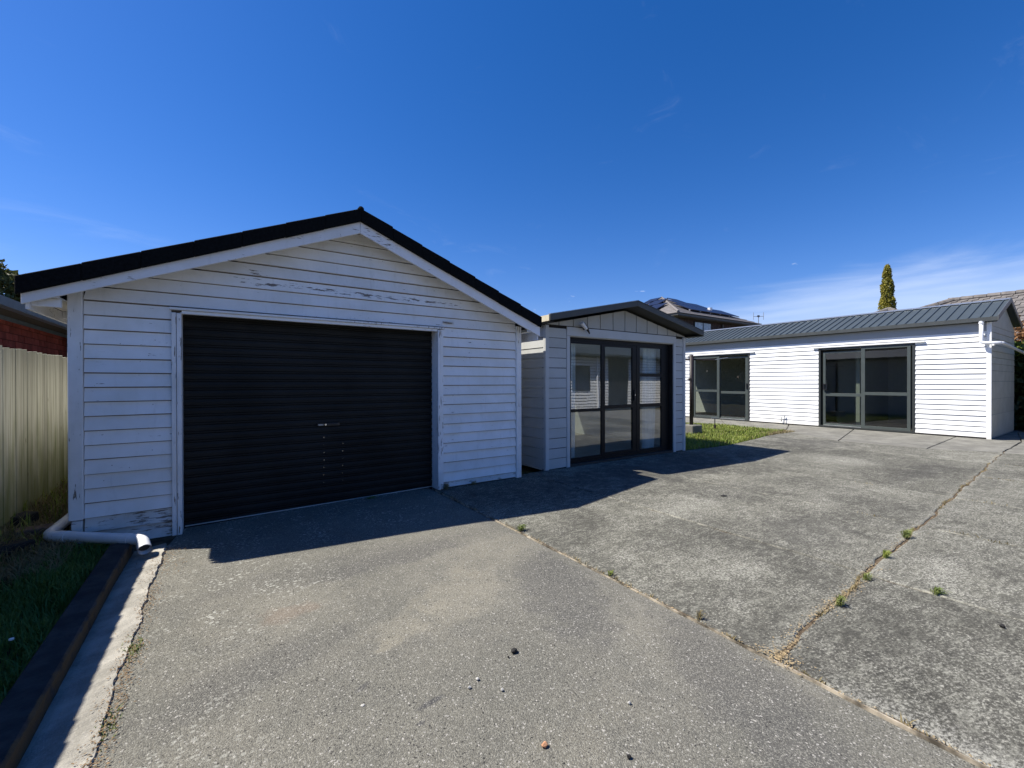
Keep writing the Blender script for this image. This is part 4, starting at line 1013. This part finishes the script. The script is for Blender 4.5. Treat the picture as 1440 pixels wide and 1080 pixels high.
MB().tube([(16.4, -4.93, 0), (16.4, -4.93, 2.75)], 0.045, 10).build('downpipe', 'pvc_white', rh)
MB().prism([(-4.5, 2.80), (-4.5, 2.9), (-7.5, 4.1), (-10.5, 2.9), (-10.5, 2.8)], 'x', 12.9, 26.3).build('roof', 'iron_roof', rh)

# ================================================================== PLANTS
def leaves(g, pts, size, aspect=2.0, up_bias=0.0):
    vs = g.v; fs = g.f
    rnd = random.uniform
    for (x, y, z) in pts:
        d = Vector((rnd(-1, 1), rnd(-1, 1), rnd(-1, 1) + up_bias)).normalized(); e = d.cross(Vector((rnd(-1, 1), rnd(-1, 1), rnd(-1, 1)))).normalized()
        s_ = size * rnd(.6, 1.35); d = d * s_; e = e * s_ / aspect; k = len(vs)
        vs += [(x - d.x, y - d.y, z - d.z), (x + e.x, y + e.y, z + e.z), (x + d.x, y + d.y, z + d.z), (x - e.x, y - e.y, z - e.z)]
        fs.append((k, k + 1, k + 2, k + 3))
def blobpts(n, c_, r, shell=0.55):
    out = []
    while len(out) < n:
        p = Vector((random.uniform(-1, 1), random.uniform(-1, 1), random.uniform(-1, 1)))
        l = p.length
        if l > 1 or l < shell * random.random() ** .3: continue
        out.append((c_[0] + p.x * r[0], c_[1] + p.y * r[1], c_[2] + p.z * r[2]))
    return out
# cypress
cy = thing('cypress', 'slender olive green cypress rising above the metal roof', 'tree', (40.6, 11.0, 0))
MB().tube([(40.6, 11.0, 0), (40.6, 11.0, 8.9)], [.16, .03], 8).build('trunk', 'trunk_bark', cy)
g = MB()
def crad(z): # crown radius by height
    P = [(0.8, .75), (5.5, .58), (6.6, .52), (7.3, .46), (7.8, .40), (8.5, .33), (9.2, .26), (9.6, .16), (9.92, .03)]
    for (a, ra), (b_, rb) in zip(P[:-1], P[1:]):
        if a <= z <= b_: return ra + (rb - ra) * (z - a) / (b_ - a)
    return 0.02
for k in range(1100):
    z = 1.0 + 8.9 * (random.random() ** .75); r_ = crad(z); an_ = random.uniform(0, 6.283); bump_ = 1 + .26 * math.sin(z * 5 + an_ * 2)
    c_ = (40.6 + math.cos(an_) * r_ * .72 * bump_, 11 + math.sin(an_) * r_ * .72 * bump_, z)
    leaves(g, blobpts(16, c_, (.12, .12, .20), .3), .06, 1.6, 0.9)
g.build('crown', 'cypress_green', cy)
# trees behind the brick house
for (lab, base, h, crowns, n) in (
    ('loose leafy tree at the left edge behind the brick house', (-6.9, 20.0, 0), 4.0, [((-6.5, 20, 4.2), (1.0, 1.1, 1.1)), ((-5.7, 19.8, 3.8), (.75, 1.0, .8)), ((-7.3, 20, 3.6), (1.1, 1.1, 1)), ((-5.75, 19.8, 4.75), (.35, .5, .42)), ((-5.25, 19.6, 4.45), (.30, .4, .28))], 400),
    ('dark leafy tree showing under the garage eave behind the brick house', (-4.9, 21.0, 0), 3.2, [((-5.1, 21, 4.0), (.9, 1.1, .65)), ((-4.4, 20.7, 3.8), (.8, 1, .65)), ((-4.9, 20.9, 3.2), (1.0, .8, .7))], 620)):
    tt = thing('leafy_tree', lab, 'tree', base, 'trees behind the brick house')
    g = MB().tube([base, (base[0], base[1], h * .6), (base[0] + .1, base[1], h)], [.16, .11, .04], 8)
    for c_, r_ in crowns: g.tube([(base[0], base[1], h * .5), (c_[0], c_[1], c_[2] - .1), (c_[0] + .2, c_[1], c_[2] + r_[2] * .6)], [.06, .035, .01], 6)
    g.build('trunk', 'trunk_bark', tt)
    g = MB()
    for c_, r_ in crowns:
        for k in range(26):
            cc = blobpts(1, c_, r_, .6)[0]; leaves(g, blobpts(int(n / 22), cc, (.26, .26, .2), .1), .085, 1.5)
    g.build('crown', 'tree_green', tt)
# hedge at far right
hg = thing('hedge', 'tall dark hedge with copper and lime shoots beside the white unit', 'hedge', (20.2, 3.0, 0))
g = MB(); leaves(g, [(random.uniform(19.45, 20.9), random.uniform(0.4, 6), random.uniform(0, 2.35)) for _ in range(9000)], .10, 1.6); g.build('lower_foliage', 'hedge_dark', hg)
g = MB(); leaves(g, [(random.uniform(19.4, 21), random.uniform(0.4, 6), random.uniform(2.25, 2.65)) for _ in range(2200)], .09, 1.6); g.build('lime_shoots', 'hedge_lime', hg)
g = MB(); leaves(g, [(random.uniform(20.2, 21.8), random.uniform(0.0, 6), random.uniform(2.45, 3.25 + .25 * math.sin(k))) for k in range(3600)], .08, 1.6); g.build('copper_shoots', 'hedge_copper', hg)
g = MB()
for k in range(12): g.tube([(20.2, .6 + k * .45, 0), (20.3, .7 + k * .45, 2.9)], [.03, .012], 5)
g.build('stems', 'trunk_bark', hg)

hb = thing('hedge', 'unseen hedge added behind the garage to darken the reflection in the far left glass door', 'hedge', (-1, 17, 0))  # unseen, added so the unit's left glass mirrors something dark
g = MB(); leaves(g, [(random.uniform(-2.2, 0.2), random.uniform(12.4, 25), 3.9 * random.random() ** .8) for _ in range(12000)], .16, 1.5); g.build('foliage', 'tree_green', hb)
g = MB()
for k in range(14): g.tube([(-1, 12.8 + k * .9, 0), (-.9, 12.9 + k * .9, 3.2)], [.06, .02], 5)
g.build('stems', 'trunk_bark', hb)
def grass(name, pts, hmin, hmax, m, lean=0.45, wid=0.006):
    vs = []; fs = []
    for (x, y, z) in pts:
        h = random.uniform(hmin, hmax); a = random.uniform(0, 6.283); l = random.uniform(0, lean) * h; w_ = wid * random.uniform(.6, 1.4)
        dx, dy = math.cos(a), math.sin(a); px, py = -dy * w_, dx * w_; k = len(vs)
        vs += [(x - px, y - py, z), (x + px, y + py, z), (x + dx * l * .4 + px * .8, y + dy * l * .4 + py * .8, z + h * .6), (x + dx * l * .4 - px * .8, y + dy * l * .4 - py * .8, z + h * .6), (x + dx * l * 1.2, y + dy * l * 1.2, z + h)]
        fs += [(k, k + 1, k + 2, k + 3), (k + 3, k + 2, k + 4)]
    g = MB(); g.v = vs; g.f = fs
    return g.build(name, m, kind='stuff', label=None)
def inpoly(x, y, poly):
    c_ = False; n = len(poly)
    for i in range(n):
        x1, y1 = poly[i]; x2, y2 = poly[i - 1]
        if (y1 > y) != (y2 > y) and x < (x2 - x1) * (y - y1) / (y2 - y1) + x1: c_ = not c_
    return c_
lp = [(8.22, 5.64), (9.84, 5.47), (12.34, 5.86), (13.75, 6.02), (13.98, 8.2), (13.2, 9.6), (8.22, 9.6)]
pts = []
while len(pts) < 30000:
    x, y = random.uniform(8.2, 14.0), random.uniform(5.4, 9.6)
    if inpoly(x, y, lp): pts.append((x, y, -0.02))
o = grass('lawn_grass', pts[:24000], .04, .11, 'grass_green', wid=.008); setp(o, 'bright sunlit tufts of grass between the cabin and the white unit', 'grass')
o = grass('dry_grass', [(x + random.uniform(-.03, .03), y, z) for x, y, z in pts[24000:27500]] + [(random.uniform(12.2, 13.8), random.uniform(5.82, 6.1), -.01) for _ in range(700)], .03, .10, 'grass_dry', .9, wid=.007); setp(o, 'dry straw among the sunlit grass by the cabin', 'dry grass')
pts = []
while len(pts) < 26000:
    x = -0.80 - 1.0 * random.random() ** 1.1; y = random.uniform(1.6, 5.2)
    dens_ = 1.0 if y < 4.6 else 0.45
    if x < -1.2 and y > 4.3: dens_ *= .12
    if random.random() < dens_ * (0.4 + .6 * (math.sin(x * 9 + y * 5) * math.sin(y * 7) > -.5)): pts.append((x, y, lawn_h(x, y)))
o = grass('shaded_grass', pts, .03, .10, 'grass_dark', .7, .0042); setp(o, 'dark shaded lawn grass between the kerb and the fence', 'grass')
pts = [(random.uniform(-1.62, -1.05), random.uniform(4.5, 9.5), 0) for _ in range(9000)]
pts = [(x, y, lawn_h(x, y)) for x, y, z in pts if y < 5.3 or x < -1.18]
o = grass('straw', pts, .02, .13, 'grass_dry', 1.6, .004); setp(o, 'dead straw and litter along the foot of the fence', 'dry grass')
pts = [(random.uniform(-1.62, -1.3), random.uniform(5.2, 9.5), 0) for _ in range(600)]
o = grass('fence_grass', [(x, y, lawn_h(x, y)) for x, y, z in pts], .05, .2, 'grass_green', .6, .005); setp(o, 'green grass growing at the foot of the fence beside the garage', 'grass')
# daisies in the shaded lawn
g = MB()
for (x, y) in ((-1.05, 3.15), (-1.02, 3.10), (-.93, 3.02), (-.95, 3.45), (-1.2, 3.3)):
    g.tube([(x, y, lawn_h(x, y) + .07), (x, y, lawn_h(x, y) + .078)], .011, 8)
g.build('daisies', 'petal_white', kind='stuff', label='tiny white daisies in the shaded lawn', cat='flowers')

# leaf litter and crumbs lying in the joints
def litter(name, pts, size, m, lab):
    g = MB()
    for (x, y, z) in pts:
        a = random.uniform(0, 6.28); s_ = size * random.uniform(.4, 1.3); t_ = random.uniform(-.5, .5) * s_
        dx, dy = math.cos(a) * s_, math.sin(a) * s_; k = len(g.v)
        g.v += [(x - dx, y - dy, z), (x - dy * .45, y + dx * .45, z + abs(t_)), (x + dx, y + dy, z + .002), (x + dy * .45, y - dx * .45, z + s_ * .15)]
        g.f.append((k, k + 1, k + 2, k + 3))
    o = g.build(name, m, kind='stuff'); setp(o, lab, 'leaf litter')
pts = []
for _ in range(2300):
    x = 2.4 + 10.6 * random.random() ** 1.5; w_ = .012 if random.random() < .7 else .035
    if math.sin(x * 3.7) + math.sin(x * 8.1) < -.6: continue
    pts.append((x, JY(x) + wig(x) + random.gauss(0, w_), .004))
for _ in range(900):
    y = random.uniform(-2, 5.3)
    if math.sin(y * 4.3) + math.sin(y * 9.7 + 1) < -.4 and random.random() < .8: continue
    pts.append((2.395 + random.gauss(0, .010), y, .003))
for _ in range(260): pts.append((2.43 + random.gauss(0, .035), 1.1 + random.gauss(0, .06), .006))
for _ in range(500): pts.append((3.3 + random.gauss(0, .35), JY(3.3) + random.gauss(0, .02), .006))
litter('joint_litter', pts, .0062, 'leaf_litter', 'tan leaf crumbs lying in the joints of the concrete')
pts = []
for _ in range(2600):
    y = random.uniform(1.4, 4.9); k = .5 + .5 * math.sin(y * 5.1) * math.sin(y * 2.3 + 1)
    if random.random() > .25 + k: continue
    pts.append((-.405 + random.gauss(0, .03 + .05 * (y > 4.1)), y, .012 + dip(-.4, y)))
litter('kerb_litter', pts, .0065, 'leaf_litter_brown', 'brown leaf crumbs along the pale concrete gutter strip')
grass_pts = [(-.40 + random.gauss(0, .02), random.choice((3.1, 3.1, 2.45)) + random.gauss(0, .06), .0) for _ in range(170)]
o = grass('kerb_moss', grass_pts, .005, .022, 'weed_green', 1.5, .003); setp(o, 'yellow green moss along the edge of the asphalt driveway', 'moss')
# timber strip set in the joint between asphalt and concrete
g = MB(); vs = []
ny = 80
for j in range(ny + 1):
    y = -2 + 7.4 * j / ny; w0 = 2.379 + random.uniform(-.002, .002); w1 = 2.388 + random.uniform(-.003, .002)
    if 0.9 < y < 1.5 and random.random() < .5: w1 = w0 + .002
    vs += [(w0, y, -.05), (w0, y, .004), (w1, y, .003), (w1, y, -.05)]
g.add(vs, [(j * 4 + i, j * 4 + i + 1, (j + 1) * 4 + i + 1, (j + 1) * 4 + i) for j in range(ny) for i in range(3)])
simple('joint_timber', (0.30, 0.26, 0.20), 0.9, 0.1, var=0.75, scale=9)
g.build('joint_strip', 'joint_timber', kind='structure')

# weeds
def weed(x, y, r_, n, lab, h=.05, m='weed_green'):
    o = MB(); vs = o.v; fs = o.f
    for k in range(n):
        a = random.uniform(0, 6.283); l = r_ * .8 * random.uniform(.1, 1.0); hh_ = h * random.uniform(.3, 1.25); w_ = random.uniform(.0012, .0032); dx, dy = math.cos(a), math.sin(a); k0 = len(vs)
        bx, by = x + random.gauss(0, r_ * .30), y + random.gauss(0, r_ * .13)
        vs += [(bx - dy * w_ * .5, by + dx * w_ * .5, -.01), (bx + dx * l * .4 - dy * w_, by + dy * l * .4 + dx * w_, hh_ * .8), (bx + dx * l, by + dy * l, hh_ * random.uniform(.5, 1.1)), (bx + dx * l * .4 + dy * w_, by + dy * l * .4 - dx * w_, hh_ * .75)]
        fs.append((k0, k0 + 1, k0 + 2, k0 + 3))
    t_ = o.build('weed', m, origin=(x, y, 0)); setp(t_, lab, 'weed', 'weeds in the joints of the paving')
weed(2.43, 3.46, 0.068, 126, 'bright green weed in the driveway joint nearest the garage shadow', .06)
weed(5.28, 1.29, 0.080, 108, 'grassy weed farthest from the camera in the long concrete joint', .08)
weed(4.55, 1.24, 0.056, 72, 'small spiky weed second farthest along the long concrete joint', .06, 'grass_green')
weed(3.92, 1.18, 0.056, 81, 'low weed where the long joint meets a cross joint', .045)
weed(3.32, 1.14, 0.056, 90, 'weed nearest the camera in the long concrete joint', .06)
weed(4.06, .83, 0.072, 99, 'flat weed alone in the cross joint right of the long joint', .04)
weed(2.42, 2.28, 0.040, 45, 'tiny weed half way along the timber strip', .04, 'grass_green')
weed(2.42, 1.55, 0.040, 39, 'thin weed on the timber strip near the joint crossing', .05, 'grass_dry')
weed(2.52, 5.36, 0.072, 108, 'dull weed at the foot of the right door post of the garage', .08, 'grass_dry')
weed(2.95, 5.37, 0.064, 81, 'dull weed against the garage wall right of the door', .06, 'grass_dry')
weed(1.55, 5.46, 0.096, 72, 'sparse weed along the bottom of the black roller door', .03, 'grass_dark')

pts = []
for xc in [random.uniform(2.5, 11.5) for _ in range(16)]:
    for _ in range(26): x = xc + random.gauss(0, .05); pts.append((x, JY(x) + wig(x) + random.gauss(0, .007), -.005))
for yc in (3.62, 3.2, 2.6, 2.36, 2.18, 1.9, 1.35, .9, .55, 4.3, 4.9):
    for _ in range(18): pts.append((2.40 + random.gauss(0, .008), yc + random.gauss(0, .05), -.005))
for xc, yc in ((5.85, 1.0), (5.8, .8), (9.56, 1.4), (9.58, 1.2), (7.6, 1.1), (11.3, 1.3), (5.85, 1.7), (7.6, 2.3)):
    for _ in range(22): pts.append((xc + random.gauss(0, .012), yc + random.gauss(0, .07), -.005))
o = grass('joint_straw', pts, .008, .035, 'grass_dry', 1.5, .0028); setp(o, 'short dry straw growing out of the paving joints', 'dry grass')
# stones on the asphalt
def stone(x, y, r_, m, lab, flat=.7):
    vs, fs = ball(x, y, r_ * flat * .75, r_, r_ * random.uniform(.7, 1), r_ * flat, 7, 5, .22)
    o = MB().add(vs, fs).build('stone', m, origin=(x, y, 0)); setp(o, lab, 'stone', 'loose stones on the asphalt')
stone(1.06, 1.352, .014, 'stone_orange', 'orange brown stone chip, closest to the camera')
stone(1.30, 1.92, .020, 'stone_dark', 'largest black stone in the middle of the asphalt', .5)
stone(1.25, 1.90, .006, 'stone_dark', 'tiny dark chip just left of the largest black stone')
stone(1.03, 1.84, .009, 'stone_white', 'grey white pebble in front of the largest black stone')
stone(.97, 1.81, .009, 'stone_white', 'pale pebble left of the grey white one')
stone(1.09, 1.71, .009, 'stone_white', 'pale pebble nearest of the middle three')
stone(.52, 1.98, .010, 'stone_white', 'flat white pebble left of the dark stain', .3)
stone(1.30, 1.13, .010, 'stone_dark', 'small black pebble near the bottom edge right of the orange stone')
stone(1.52, 1.32, .009, 'stone_white', 'small white pebble right of the orange stone')
stone(3.82, .50, .014, 'stone_dark', 'small black stone on the concrete at the far right')
stone(5.28, 3.05, .045, 'stone_dark', 'dark leaf like scrap on the concrete beyond the joint', .25)
g = MB()
for _ in range(130):
    x, y = random.uniform(-.35, 2.3), random.uniform(.6, 5.0); r_ = random.uniform(.0012, .0034)
    vs, fs = ball(x, y, r_ * .5 + dip(x, y), r_, r_, r_ * .8, 5, 3, .3); g.add(vs, fs)
setp(g.build('asphalt_grit', 'stone_dark', kind='stuff'), 'dark grit scattered over the asphalt', 'grit')
g = MB()
for _ in range(110):
    x, y = random.uniform(-.35, 2.3), random.uniform(.6, 5.2); r_ = random.uniform(.0012, .0032)
    vs, fs = ball(x, y, r_ * .5 + dip(x, y), r_, r_, r_ * .6, 5, 3, .3); g.add(vs, fs)
setp(g.build('pale_grit', 'stone_white', kind='stuff'), 'pale chips of paint and stone over the asphalt', 'grit')
# broken bricks and rubble by the fence
def rubble(x, y, lx, ly, lz, a, m, lab, name='rubble_brick'):
    ca, sa = math.cos(a), math.sin(a); z0 = lawn_h(x, y) + .005
    P = lambda u, v, w_: (x + u * ca - v * sa, y + u * sa + v * ca, z0 + w_)
    j = lambda: random.uniform(-.012, .012)
    g = MB().hexa([P(-lx + j(), -ly + j(), 0), P(lx + j(), -ly + j(), 0), P(lx + j(), ly + j(), 0), P(-lx + j(), ly + j(), 0), P(-lx + j(), -ly + j(), lz + j()), P(lx + j(), -ly + j(), lz + j()), P(lx + j(), ly + j(), lz + j()), P(-lx + j(), ly + j(), lz + j())])
    setp(g.build(name, m, origin=(x, y, z0), bevel=.008), lab, 'rubble')
rubble(-1.40, 5.62, .13, .06, .09, .25, 'rubble_brown', 'broken brown brick with pale top edge by the fence foot')
rubble(-1.46, 5.28, .12, .10, .07, .6, 'stone_dark', 'dark flat stone at the left edge below the broken brick')
rubble(-1.22, 5.42, .12, .08, .05, -.3, 'rubble_brown', 'low brown slab of rubble left of the white drainpipe elbow')
rubble(-1.30, 6.0, .15, .10, .06, .1, 'dark_soil', 'dark clod of rubble behind the broken brick')
rubble(-1.55, 5.85, .10, .07, .10, 1.0, 'stone_dark', 'dark chunk against the fence at the left edge')
# pale concrete pad edge beneath the garage corner
box(-1.13, -1.02, 5.36, 5.44, -0.1, 0.0).build('footing_block', 'concrete_pale', gar)
